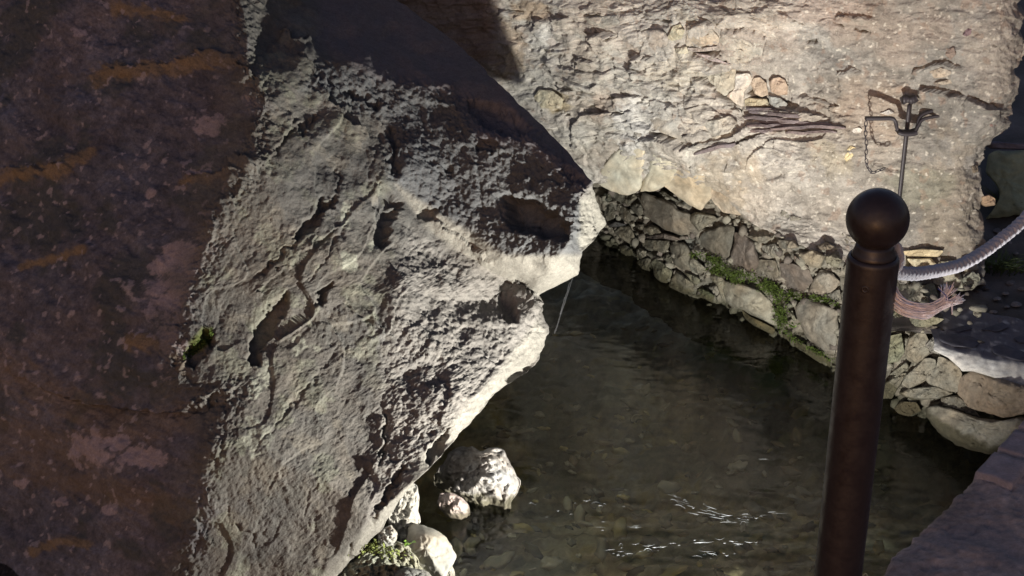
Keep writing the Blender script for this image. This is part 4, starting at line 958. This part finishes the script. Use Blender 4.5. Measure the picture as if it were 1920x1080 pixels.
def water():
    nr, nc = 520, 520
    xs = np.linspace(-2.8, 2.0, nc); ys = 1.6+np.linspace(0, 1, nr)**1.25*5.4
    X, Y = np.meshgrid(xs, ys); p = np.stack([X, Y, X*0], -1).reshape(-1,3)
    calm = .06 + .95*sstep(4.1, 3.4, Y.ravel())*(.4+.6*sstep(-.3,.3,fbm(p, 1.6, 2, .5, 9)))
    rip = fbm(p*np.array([1.0,2.2,1]), 7, 4, .55, 101)*.010 + ridged(p*np.array([1,1.9,1])+fbm(p, 4, 2, .5, 3)[:,None]*.1, 11, 3, .5, 102)*.006
    p[:,2] = WATER_Z + rip*calm + fbm(p*np.array([1,2.4,1]), 16, 2, .5, 103)*.0012
    m = bpy.data.materials.new('stream_water'); m.use_nodes = True; N = m.node_tree.nodes; Lk = m.node_tree.links; N.clear()
    out = N.new('ShaderNodeOutputMaterial'); tr = N.new('ShaderNodeBsdfTransparent'); tr.inputs[0].default_value = (.84,.87,.77,1)
    gl = N.new('ShaderNodeBsdfGlossy'); gl.inputs['Roughness'].default_value = .06; gl.inputs[0].default_value = (1,1,1,1)
    fr = N.new('ShaderNodeFresnel'); fr.inputs[0].default_value = 1.33; mx = N.new('ShaderNodeMixShader')
    tc = N.new('ShaderNodeTexCoord'); mp = N.new('ShaderNodeMapping'); mp.inputs['Scale'].default_value = (1, 2.2, 1)
    nz = N.new('ShaderNodeTexNoise'); nz.inputs['Scale'].default_value = 22; nz.inputs['Detail'].default_value = 4
    bp = N.new('ShaderNodeBump'); bp.inputs['Strength'].default_value = .25; bp.inputs['Distance'].default_value = .006
    Lk.new(tc.outputs['Object'], mp.inputs[0]); Lk.new(mp.outputs[0], nz.inputs['Vector']); Lk.new(nz.outputs[0], bp.inputs['Height'])
    Lk.new(bp.outputs[0], gl.inputs['Normal']); Lk.new(bp.outputs[0], fr.inputs['Normal'])
    Lk.new(fr.outputs[0], mx.inputs[0]); Lk.new(tr.outputs[0], mx.inputs[1]); Lk.new(gl.outputs[0], mx.inputs[2]); Lk.new(mx.outputs[0], out.inputs[0])
    o = mesh_obj('water', p, grid_faces(nr, nc)[:, ::-1], m); o['kind'] = 'structure'; return o
water()
def foam_glints():  # pale foam streaks standing in for glints of light on the water
    r = np.random.default_rng(44); parts = []
    spots = [(1300,948,40,10,14,.9),(1345,968,60,6,10,.5),(1250,1026,110,9,22,-.25),(1380,975,40,5,6,-.1),(1430,965,36,4,6,-.1),(1395,1018,26,5,5,.3),(1425,862,34,1.5,2,0),(1170,927,8,3,1,0),(1345,1040,40,8,6,.2),(1160,990,40,12,5,.2),(1600,935,30,6,4,.1),(1030,955,60,12,4,.1),(1120,950,60,14,5,.1)]
    for cx, cy, wx, wy, n, sl in spots:
        for i in range(int(n*1.4)):
            x = cx+(r.random()-.5)*wx*2; y = cy+r.normal()*wy*.6+(x-cx)*sl*.35
            L = 2.5+13*r.random()**2.5; bend = r.normal()*2.0
            pts = [W(x+L*t, y+bend*t*t+sl*L*t*.35, d_at_z(y+bend*t*t+sl*L*t*.35, WATER_Z+.004)) for t in np.linspace(-1, 1, 7)]
            w = (.0003+.0011*r.random()**2.5)
            v, f = tube(pts, w*np.sin(np.linspace(.15, math.pi-.15, 7)), 6); v[:,2] = WATER_Z+.004+(v[:,2]-WATER_Z-.004)*.6+.003; parts.append((v, f))
    v, f = join(parts); o = mesh_obj('foam_glints', v, f, plain_mat('pale_foam_glint', (.13,.14,.145), rough=.35, spec=.6)); tag(o, None, None, None, 'stuff')
foam_glints()

# ---------------------------------------------------------------- rocks in the stream
def lw(off): return lambda x, y: d_at_z(np.full(np.shape(x), 0)+off, WATER_Z)
def rock(name, pts, d0, col, label, cat, bulge=.06, thick=.14, rough=1.5, n=90, rings=26, apex=(0,0), top=2.2, mat=None, cells_amp=0., slant=(0,0)):
    pts = np.array(pts, float); c = pts.mean(0)
    df = lambda x, y: d0 + (x-c[0])*slant[0] + (y-c[1])*slant[1]
    o = stone(name, pts, df, None, col, bulge=bulge, thick=thick, rough=rough, n=n, rings=rings, apex=apex, top=top, mat=mat or M_STONE, wet=WATER_Z+.03, crag=0 if rough < .7 else .9)
    return tag(o, label, cat)
rock('boulder', [(848,842),(870,836),(886,838),(905,846),(925,838),(942,841),(952,858),(957,872),(966,884),(976,902),(973,920),(962,932),(958,950),(955,966),(938,978),(925,986),(905,990),(885,980),(880,955),(860,935),(840,925),(815,912),(812,890),(830,868)], 4.45,(.21,.195,.175),
     'rough pale boulder standing in the water right of the big overhanging boulder', 'boulder', bulge=.16, thick=.20, rough=2.3, apex=(-.12,-.10), top=2.0, slant=(-.0006,-.0006))
rock('stone', [(820,938),(826,924),(850,924),(868,934),(880,948),(882,966),(868,978),(850,974),(832,964),(822,952)], 4.36, (.30,.25,.225),
     'rounded pinkish stone leaning on the left foot of the pale boulder', 'stone', bulge=.06, thick=.10, rough=1.0, n=50, rings=12)
rock('stone', [(775,903),(783,912),(787,935),(784,958),(791,980),(774,988),(764,1024),(750,1026),(742,1000),(728,985),(722,965),(735,940),(752,920)], 4.10,(.23,.225,.20),
     'jagged whitish stone wedged under the big boulder', 'stone', bulge=.07, thick=.10, rough=1.3, n=70, rings=16, apex=(-.15,0))
rock('cobble', [(766,984),(790,982),(815,990),(838,1008),(850,1028),(856,1044),(848,1062),(838,1078),(828,1100),(790,1120),(755,1110),(748,1060),(760,1025)], 4.02, (.19,.18,.15),
     'large smooth rounded cobble at the waterside, bottom of the picture', 'stone', bulge=.09, thick=.14, rough=.5, n=70, rings=18, mat=M_SMOOTH, apex=(-.05,-.12), top=2.6, slant=(-.0005,-.0004))
rock('cobble', [(846,1056),(853,1072),(853,1092),(846,1125),(815,1130),(820,1095)], 4.04, (.20,.19,.16), 'pale stone edge peeping out below the large smooth cobble', 'stone', bulge=.05, thick=.08, rough=.5, n=40, rings=10)
rock('rubble_heap', [(560,1150),(600,1095),(640,1062),(676,1036),(700,1020),(735,1008),(765,1022),(785,1052),(800,1080),(800,1150),(700,1180),(600,1190)], 3.98, (.16,.16,.12),
     'crumbly mossy lump of gravel and mortar under the boulder, bottom centre left', 'rubble', bulge=.08, thick=.15, rough=2.4, n=130, rings=40, top=2.5)
rock('stone', [(708,1000),(716,990),(734,984),(746,1000),(742,1020),(722,1026),(708,1018)], 3.93, (.22,.21,.18), 'small rough stone resting on top of the mossy lump', 'stone', bulge=.04, thick=.07, rough=1.4, n=44, rings=10)
rock('stone', [(738,1072),(760,1062),(800,1070),(820,1090),(790,1120),(740,1110)], 3.90, (.10,.10,.09), 'dark wet stone between the mossy lump and the smooth cobble', 'stone', bulge=.04, thick=.07, rough=.8, n=40, rings=10)

# ---------------------------------------------------------------- moss, plants
def tufts(name, pts_fn, n, size, mat, parent=None, seed=1, up=.4):
    r = np.random.default_rng(seed); V = []; Fc = []
    for i in range(n):
        p = pts_fn(r); s = size*(.5+r.random())
        a = r.normal(size=3); a /= np.linalg.norm(a); b = np.cross(a, r.normal(size=3)); b /= np.linalg.norm(b)
        tip = np.array([-.3,-.6,up]) + r.normal(size=3)*.5; tip /= np.linalg.norm(tip)
        k = len(V)
        V += [p-b*s*.35, p+b*s*.35, p+tip*s*.7+b*s*.3, p+tip*s*1.3, p+tip*s*.7-b*s*.3]; Fc.append([k,k+1,k+2,k+3,k+4])
    return mesh_obj(name, np.array(V), Fc, mat, parent, smooth=False)
mpath = [(sc([(600,425),(640,430),(700,452),(770,505),(870,535),(940,580),(1010,622),(1080,632),(1150,636)], *R5), 9, .005), (sc([(1025,640),(1032,700),(1040,750),(1050,800)], *R5), 9, .0), (sc([(1190,642),(1260,655),(1320,680)], *R5), 6, .0),
         (sc([(960,560),(1020,600)], *R5), 5, 0), (sc([(1040,805),(1100,850),(1200,905),(1290,960)], *R5), 5, 0), (sc([(700,500),(760,520),(820,560)], *R5), 8, 0)]
def moss_pt(r):
    pts, w, o_ = mpath[r.choice(len(mpath), p=[.40,.2,.08,.08,.08,.16])]
    pts = np.array(pts); s = np.concatenate([[0], np.cumsum(np.linalg.norm(np.diff(pts, axis=0), axis=1))]); t = r.random()*s[-1]
    if math.sin(t*.31)+math.sin(t*.117+w) + r.normal()*.5 < -.35: return moss_pt(r)
    x = np.interp(t, s, pts[:,0])+r.normal()*w*.75; y = np.interp(t, s, pts[:,1])+r.normal()*w*.45
    return W(x, y, float(low_base(x, y))-.022-.012*r.random())
MO = tufts('moss', moss_pt, 5200, .0055, M_MOSS, LOW, 3, .5); MO['kind'] = 'stuff'; MO['label'] = 'bright green moss cushions running along the joints'
def moss_b(r):
    x = 345+r.random()*55; y = 662-(x-345)*.85+r.random()*16-4
    return on_boulder(x, y)+np.array([-.0,-.004,.0])
MB = tufts('moss', moss_b, 500, .005, M_MOSS, BOULDER, 4, .5); MB['kind'] = 'stuff'
def moss_h(r):
    x = 690+r.normal()*26; y = 1025+r.normal()*6+abs(x-690)*.25
    return W(x, y, 3.885+.02*r.random())
MH = tufts('moss', moss_h, 700, .006, plain_mat('yellow_green_moss', (.10,.12,.025), rough=.9, var=.4, scale=60), bpy.data.objects['rubble_heap'], 5, .6); MH['kind'] = 'stuff'
def leaf_plant(name, x, y, d, n, s, label, mat, seed):
    r = np.random.default_rng(seed); root = W(x, y, d); E = empty(name, tuple(root), label, 'plant')
    for i in range(n):
        a = r.random()*6.28; out = np.array([math.cos(a)*.8-.2, math.sin(a)*.5-.5, .35+.5*r.random()]); out /= np.linalg.norm(out)
        L = s*(.7+.6*r.random()); side = np.cross(out, [0,0,1.]); side /= np.linalg.norm(side); up = np.cross(side, out)
        V = []; Fc = []
        m = 7
        for j in range(m):
            t = j/(m-1); w = math.sin(math.pi*min(1, t*.9+.08))*L*.32*(1 if t < .99 else .05)
            c = root+out*L*(.35+t)-np.array([0,0,1])*L*.4*t*t
            V += [c-side*w+up*w*.25, c, c+side*w+up*w*.25]
            if j: k = 3*j; Fc += [[k-3,k-2,k+1,k],[k-2,k-1,k+2,k+1]]
        st, sf = tube([root, root+out*L*.2, root+out*L*.36], L*.035, 5)
        k = len(V); V = np.vstack([np.array(V), st]); Fc += [[q+k for q in f] for f in sf]
        mesh_obj('leaf', V, Fc, mat, E)
    return E
M_LEAF = plain_mat('fresh_leaf', (.16,.28,.04), rough=.5, spec=.4, var=.2, scale=40)
leaf_plant('seedling', *sc([(1108,792)], *R5)[0], 5.02, 9, .020, 'small bright green leafy seedling low in the mossy wall', M_LEAF, 2)
leaf_plant('seedling', 768, 1020, 3.93, 5, .016, 'tiny yellow green seedling beside the smooth cobble', M_LEAF, 6)
def blades(name, x, y, z, n, L, spread, label, mat, seed, cat='grass', w0=.0022):
    r = np.random.default_rng(seed); root = W(x, y, d_at_z(y, z)); parts = []
    for i in range(n):
        a = r.random()*6.28; ln = L*(.5+.7*r.random()); b = root+np.array([math.cos(a), math.sin(a), 0])*spread*r.random()
        dr = np.array([math.cos(a)*.5+r.normal()*.2, math.sin(a)*.5+r.normal()*.2, 1])
        P = [b+dr*ln*t+np.array([math.cos(a), math.sin(a), -1.1])*ln*.35*t*t for t in np.linspace(0, 1, 6)]
        parts.append(tube(P, np.linspace(w0, w0*.15, 6), 4))
    v, f = join(parts); o = mesh_obj(name, v, f, mat); return tag(o, label, cat)
blades('grass_tuft', 1868, 505, -.38, 90, .085, .07, 'tuft of dark green grass on the path behind the rope', M_GRASS, 3)
blades('grass_tuft', 1902, 505, -.38, 40, .07, .05, 'thin grass at the right edge behind the rope', M_GRASS, 8)
blades('grass_tuft', 1890, 395, -.36, 14, .16, .05, 'few long grass blades leaning on the greenish block', M_GRASS, 9, w0=.003)

# ---------------------------------------------------------------- pavement with broken kerb edge
KA = np.array([.72, 2.42]); KB = np.array([1.20, 3.03])
def pavement():
    dirn = (KB-KA)/np.linalg.norm(KB-KA); nrm = np.array([dirn[1], -dirn[0]])
    s = np.linspace(-2.6, 2.2, 700); t = np.concatenate([np.linspace(0, .9, 150)**1.2, np.linspace(.95, 4, 14)])
    S, T = np.meshgrid(s, t); jag = fbm(np.stack([s, s*0+2, s*0], -1), 9, 5, .62, 111)*.022
    XY = KA[None,None]+S[...,None]*dirn+(T+jag[None]*np.exp(-T/.08))[...,None]*nrm
    p = np.concatenate([XY, np.zeros(S.shape+(1,))], -1).reshape(-1,3)
    h = fbm(p, 14, 5, .6, 112)*.006 + fbm(p, 60, 3, .6, 113)*.003 - .010*np.exp(-T.ravel()/.012) - sstep(.3,.5,fbm(p, 30, 2, .5, 114))*.005
    p[:,2] = h
    A = p.reshape(S.shape+(3,))
    down = []
    for k, z in enumerate(np.linspace(-.02, -1.2, 26)):
        q = A[0].copy(); q[:,2] = z; q[:,:2] += nrm*(fbm(q, 12, 4, .6, 115)*.02)[:,None]+nrm*.012*min(k,3)/3; down.append(q)
    A = np.concatenate([np.array(down[::-1]), A], 0); p = A.reshape(-1,3)
    c = vary(p, (.34,.265,.225), .22, 7, 116, .03); c *= (1+.4*fbm(p, 90, 3, .6, 117))[:,None]; c = mixc(c, sstep(.1,.4,fbm(p, 5, 3, .5, 118))*.4, (.17,.17,.19))
    o = mesh_obj('pavement', p, grid_faces(*A.shape[:2]), M_PAVE, cols=c); o['kind'] = 'structure'
    # edging bricks
    for i in range(3):
        s0 = .46+i*.125; bx = KA+dirn*s0; L, Wd = .115, .085
        V, f = [], []
        nu, nv = 10, 8
        g = []
        for a in np.linspace(-.12, 1.12, nv+2):
            row = []
            for b in np.linspace(-.08, 1.08, nu+2):
                aa, bb = np.clip(a, 0, 1), np.clip(b, 0, 1); z = .012 if (0 <= a <= 1 and 0 <= b <= 1) else -.03
                row.append([*(bx+dirn*L*bb+nrm*(.004+Wd*aa)), z])
            g.append(row)
        g = np.array(g); q = g.reshape(-1,3); q[:,2] += fbm(q, 30, 3, .6, i)*.004; q[:,:2] += (fbm(q, 20, 3, .5, i+4)*.006)[:,None]
        mesh_obj('edging_brick', q, grid_faces(nv+2, nu+2), M_PAVE, o, cols=vary(q, (.31, .26, .255), .15, 20, i, .03))
    return o
PAV = pavement()
# pale sprout growing at the kerb edge
rt = W(1612, 1090, 2.86)
parts = []
for pts, w in [([(1612,1090),(1616,1060),(1620,1030),(1624,1006)], .0016), ([(1612,1090),(1614,1065),(1612,1040),(1611,1024)], .0014), ([(1614,1090),(1622,1075),(1630,1085),(1632,1095)], .0014)]:
    parts.append(tube([W(x, y, 2.86) for x, y in spline(np.array(pts), 12)], np.linspace(w, w*.5, 12), 6))
v, f = join(parts); tag(mesh_obj('grass_sprout', v, f, M_STRAW), 'thin pale sprout lit bright beside the foot of the bollard', 'plant')

# ---------------------------------------------------------------- bollard
BX0, BY0 = .580, 2.193
def lathe(prof, seg=64, c=(BX0, BY0)):
    a = np.linspace(0, 2*math.pi, seg, endpoint=False)
    V = np.array([[c[0]+r*math.cos(t), c[1]+r*math.sin(t), z] for r, z in prof for t in a]); return V, [list(q)[::-1] for q in grid_faces(len(prof), seg, True)][::1]
BOL = empty('bollard', (BX0, BY0, 0), 'near dark brown steel bollard with a ball top and a frayed rope end behind it', 'bollard')
zt = .785
ballz, br = .848, .0497
shaft = [(.001,-.02),(.058,-.02),(.058,.006),(.055,.010),(.0425,.011)]+[(.0415,z) for z in np.linspace(.02, zt-.010, 24)]+[(.0412,zt-.006),(.0395,zt-.001),(.036,zt)]
v, f = lathe(shaft); mesh_obj('shaft', v, f, M_BOLLARD, BOL)
v, f = lathe([(.030,zt-.012),(.0345,zt-.002),(.0350,zt+.002),(.0335,zt+.006),(.0318,zt+.010),(.0305,zt+.016),(.029,zt+.022),(.02,zt+.024)]); mesh_obj('collar', v, f, M_BOLLARD, BOL)
v, f = lathe([(max(br*math.sin(t), .0003), ballz-br*math.cos(t)) for t in np.linspace(.02, math.pi-.001, 48)]); mesh_obj('ball', v, f, M_BOLLARD, BOL)
# grub screw on the near side
sx = W(1612, 508, 2.30); sdv = np.array([BX0, BY0])-sx[:2]
ang = math.atan2(-.91, -.42); ctr = np.array([BX0+.0408*math.cos(ang), BY0+.0408*math.sin(ang), .742]); nn = np.array([math.cos(ang), math.sin(ang), 0]); tt = np.array([-nn[1], nn[0], 0])
V = []; f = []
for j, (r_, o_) in enumerate([(.0065,-.002),(.0065,.0012),(.0055,.0018),(.0030,.0018),(.0026,.0005),(.0001,.0005)]):
    for t in np.linspace(0, 2*math.pi, 20, endpoint=False): V.append(ctr+nn*o_+tt*r_*math.cos(t)+np.array([0,0,1])*r_*math.sin(t))
mesh_obj('screw', np.array(V), grid_faces(6, 20, True), M_BOLLARD, BOL)

# the next bollard along the kerb, where the rope is tied again (just outside the frame)
BOL['group'] = 'bollards along the kerb'
B2 = BOL.copy(); COL.objects.link(B2); B2.location = (1.335, 3.16, 0); B2['label'] = 'second brown bollard further along the kerb, at the far end of the rope'
for c_ in list(BOL.children):
    k_ = c_.copy(); COL.objects.link(k_); k_.parent = B2
# ---------------------------------------------------------------- rope
def rope_path():
    pr = [(1655,500,2.47),(1672,508,2.47),(1690,512,2.51),(1720,513,2.58),(1760,507,2.68),(1800,497,2.76),(1840,475,2.83),(1880,446,2.89),(1920,411,2.95),(1980,335,3.05),(2050,225,3.17),(2104,134,3.27)]
    return spline(np.array([W(*a) for a in pr]), 620)
def braid(path, R, seg=30, pitch=.060):
    v, f = tube(path, R, seg); n = len(path)
    s = np.concatenate([[0], np.cumsum(np.linalg.norm(np.diff(path, axis=0), axis=1))])
    a = np.linspace(0, 2*math.pi, seg, endpoint=False)
    ph = 2*math.pi*s/pitch
    k = 3
    m = np.maximum(np.abs(np.sin((a[None]*k+ph[:,None]*k)/2)), np.abs(np.sin((a[None]*k-ph[:,None]*k)/2)))
    r = (1+.34*(m-.85)) + .05*np.random.default_rng(5).normal(size=m.shape)
    body = v[:n*seg].reshape(n, seg, 3); body = path[:,None]+(body-path[:,None])*r[...,None]
    v[:n*seg] = body.reshape(-1,3); return v, f
rp = rope_path()
ROPE = empty('rope', tuple(W(1700, 560, 2.42)), 'sagging grey violet rope running from the bollard out of the right edge, underside lit white', 'rope')
v, f = braid(rp, .0112); mesh_obj('rope_line', v, f, M_ROPE, ROPE)
zc = .76
th = np.linspace(-.4, 5.4, 90); lp = np.stack([BX0+.0520*np.cos(th), BY0+.0520*np.sin(th), zc+.004*np.sin(th*2)+.0*th], -1)
# turn round the neck, hidden behind, showing at the right as a pinkish bight
lp2 = spline(np.array([W(1640,470,2.46),W(1665,458,2.44),W(1681,462,2.42),W(1686,478,2.42),W(1685,496,2.42),W(1672,512,2.43),W(1652,520,2.45)]), 80)
v, f = braid(lp2, .0075); mesh_obj('knot', v, f, M_ROPE, ROPE)
# frayed end: stem bundle and splayed strands
r = np.random.default_rng(12); parts = []; blue = []
for i in range(90):
    off = r.normal(size=3)*np.array([.004,.004,.0055]); 
    core = np.array([W(1664,530,2.44),W(1674,556,2.42),W(1690,572,2.42),W(1715,581,2.42),W(1742,581,2.42),W(1764,570,2.42)])
    k = r.random()
    endx, endy = ((1768+r.normal()*8+14*r.random(), 538+r.normal()*6) if k < .35 else (1798+r.normal()*5, 560+r.normal()*5) if k < .95 else (1780+r.normal()*3, 588+r.normal()*3))
    midx, midy = (1770+r.normal()*3, 560) if k < .35 else (1781, 566+r.normal()*3)
    pts = np.vstack([core[:int(5 + r.integers(0,2))]+off, [W(midx, midy, 2.42+r.normal()*.006)], [W(endx, endy, 2.42+r.normal()*.012)]])
    tb = tube(spline(pts, 26), np.linspace(.0013, .0006, 26), 5); (blue if i % 30 == 0 else parts).append(tb)
v, f = join(parts); fr = mesh_obj('frayed_end', v, f, M_FRAY, ROPE); fr['label'] = 'pinkish frayed rope end splaying out'
v, f = join(blue); mesh_obj('blue_strand', v, f, M_FRAYB, fr)

# thin thread of dripping water under the nose of the boulder
m_ = bpy.data.materials.new('drip_water'); m_.use_nodes = True; N_ = m_.node_tree.nodes; b_ = N_['Principled BSDF']
b_.inputs['Base Color'].default_value = (.7,.72,.75,1); b_.inputs['Roughness'].default_value = .15; b_.inputs['Alpha'].default_value = .018
dp = []
for (xa, ya, xb, yb_) in [(1074,520,1040,625),(1068,530,1050,590)]:
    dp.append(tube([W(xa+(xb-xa)*t+random.gauss(0,.4), ya+(yb_-ya)*t, 4.32) for t in np.linspace(0, 1, 14)], np.linspace(.0012, .0022, 14), 6))
v, f = join(dp); tag(mesh_obj('water_drip', v, f, m_), 'faint thread of water dripping from the tip of the big boulder', 'drip')
# ---------------------------------------------------------------- iron stand with chain
SD = float(wall_base(np.array([1700.]), np.array([230.]))[0])-.040; SF = SD+.25
ST = empty('iron_stand', tuple(W(1657, 600, SF)), 'thin dark iron stand with bent bracket arms and a hanging chain, against the rock face', 'iron stand')
top = W(1705, 196, SD); ft = W(1661, 600, SF)
v, f = tube([top+(ft-top)*t for t in np.linspace(0, 1, 30)], .0062, 14); mesh_obj('rod', v, f, M_IRON, ST)
def bar(pts, w, t, nrm=np.array([0,-1,0.])):
    P = spline(np.array([W(x, y, d) for x, y, d in pts]), 40); V = []; f = []
    T = np.gradient(P, axis=0); T /= np.linalg.norm(T, axis=1, keepdims=True)
    for p, t_ in zip(P, T):
        b = np.cross(t_, nrm); b /= np.linalg.norm(b)
        V += [p-b*w/2-nrm*t/2, p+b*w/2-nrm*t/2, p+b*w/2+nrm*t/2, p-b*w/2+nrm*t/2]
    f = [list(q) for q in grid_faces(len(P), 4, True)]; n = len(V); f += [[0,3,2,1],[n-4,n-3,n-2,n-1]]
    return np.array(V), f
a1 = bar([(1622,222,SD-.008),(1650,222,SD-.008),(1672,222,SD-.008),(1679,228,SD-.008),(1682,241,SD-.008),(1690,247,SD-.008)], .010, .016); 
a2 = bar([(1716,246,SD-.008),(1720,238,SD-.008),(1724,222,SD-.008),(1734,213,SD-.008),(1760,205,SD-.008),(1786,197,SD-.008)], .010, .010)
a3 = bar([(1716,246,SD-.02),(1722,236,SD-.02),(1728,226,SD-.02),(1740,221,SD-.02),(1762,217,SD-.02),(1783,213,SD-.02)], .008, .008)
mesh_obj('bracket_arm', *a1, M_IRON, ST); mesh_obj('bracket_arm', *a2, M_IRON, ST); mesh_obj('bracket_arm', *a3, M_IRON, ST)
v, f = bar([(1682,246,SD-.01),(1692,249,SD-.01),(1708,249,SD-.01),(1718,246,SD-.01)], .010, .040); mesh_obj('saddle', v, f, M_IRON, ST)
v, f = bar([(1690,190,SD),(1698,186,SD),(1708,188,SD),(1718,184,SD)], .020, .022); v = v+(fbm(v, 60, 2, .5, 1)*.006)[:,None]; mesh_obj('top_cap', v, f, M_IRON, ST)
ch = bpy.data.objects.new('chain', None); COL.objects.link(ch); ch.parent = ST; cl = W(1624, 270, SD-.01); ch['_loc'] = tuple(float(x) for x in cl); ch.location = Vector(cl)-Vector(ST['_loc'])
cpth = spline(np.array([W(x, y, SD-.008) for x, y in [(1624,228),(1623,250),(1625,275),(1624,300),(1631,320),(1642,322),(1658,315)]]), 200)
s = np.concatenate([[0], np.cumsum(np.linalg.norm(np.diff(cpth, axis=0), axis=1))]); nl = 14
def link_mesh(L, w, r):
    a = np.linspace(0, 2*math.pi, 17)[:-1]; path = [(math.cos(t)*L/2, math.sin(t)*w/2, 0) for t in a]
    V = []; 
    for i, t in enumerate(a):
        c = np.array(path[i]); o = np.array([math.cos(t), math.sin(t), 0])
        for q in np.linspace(0, 2*math.pi, 7)[:-1]: V.append(c+o*r*math.cos(q)+np.array([0,0,r*math.sin(q)]))
    V = np.array(V); f = []
    for i in range(16):
        for j in range(6): f.append([i*6+j, ((i+1) % 16)*6+j, ((i+1) % 16)*6+(j+1) % 6, i*6+(j+1) % 6])
    return V, f
lm = None
for i in range(nl):
    t = (i+.5)/nl*s[-1]; c = np.array([np.interp(t, s, cpth[:,k]) for k in range(3)]); c2 = np.array([np.interp(min(t+.004, s[-1]), s, cpth[:,k]) for k in range(3)])
    if lm is None:
        v, f = link_mesh(s[-1]/nl*1.35, .009, .0016); lk = mesh_obj('link', v, f, M_IRON, ch); lm = lk
    else:
        lk = lm.copy(); COL.objects.link(lk); lk.parent = ch
    dvec = Vector(c2-c); q = dvec.to_track_quat('X', 'Z'); lk.rotation_mode = 'QUATERNION'
    from mathutils import Quaternion
    lk.rotation_quaternion = q @ Quaternion((1,0,0), math.radians(90*(i % 2)+20)); lk.location = Vector(c)-Vector(ch['_loc'])

# ---------------------------------------------------------------- floodlight housing (just below the frame)
fl = empty('floodlight', (LAMP[0], LAMP[1]-.12, -.72), 'small black floodlight at the kerb in the stream', 'floodlight')
D = np.array(AIM); D /= np.linalg.norm(D); b0 = LAMP - D*.06
v, f = box(-.08, .08, -.03, .01, -.05, .05)
R_ = np.array(Vector(D).to_track_quat('Y', 'Z').to_matrix()); v = v@R_.T + b0; mesh_obj('housing', v, f, M_BLACK, fl)
v, f = tube([b0-D*.01, b0-D*.02-np.array([0,0,.12]), np.array([LAMP[0], LAMP[1]-.08, -.95])], .008, 8); mesh_obj('stem', v, f, M_BLACK, fl)

gl_ = empty('ground_lamp', (UP[0], UP[1], 0), 'small round lamp let into the pavement under the rope', 'lamp')
v, f = lathe([(.050,-.03),(.050,.012),(.044,.016),(.038,.012),(.038,-.02)], 40, (UP[0], UP[1])); mesh_obj('ring', v, f, M_BLACK, gl_)
for o in bpy.data.objects:
    if '_loc' in o: del o['_loc']
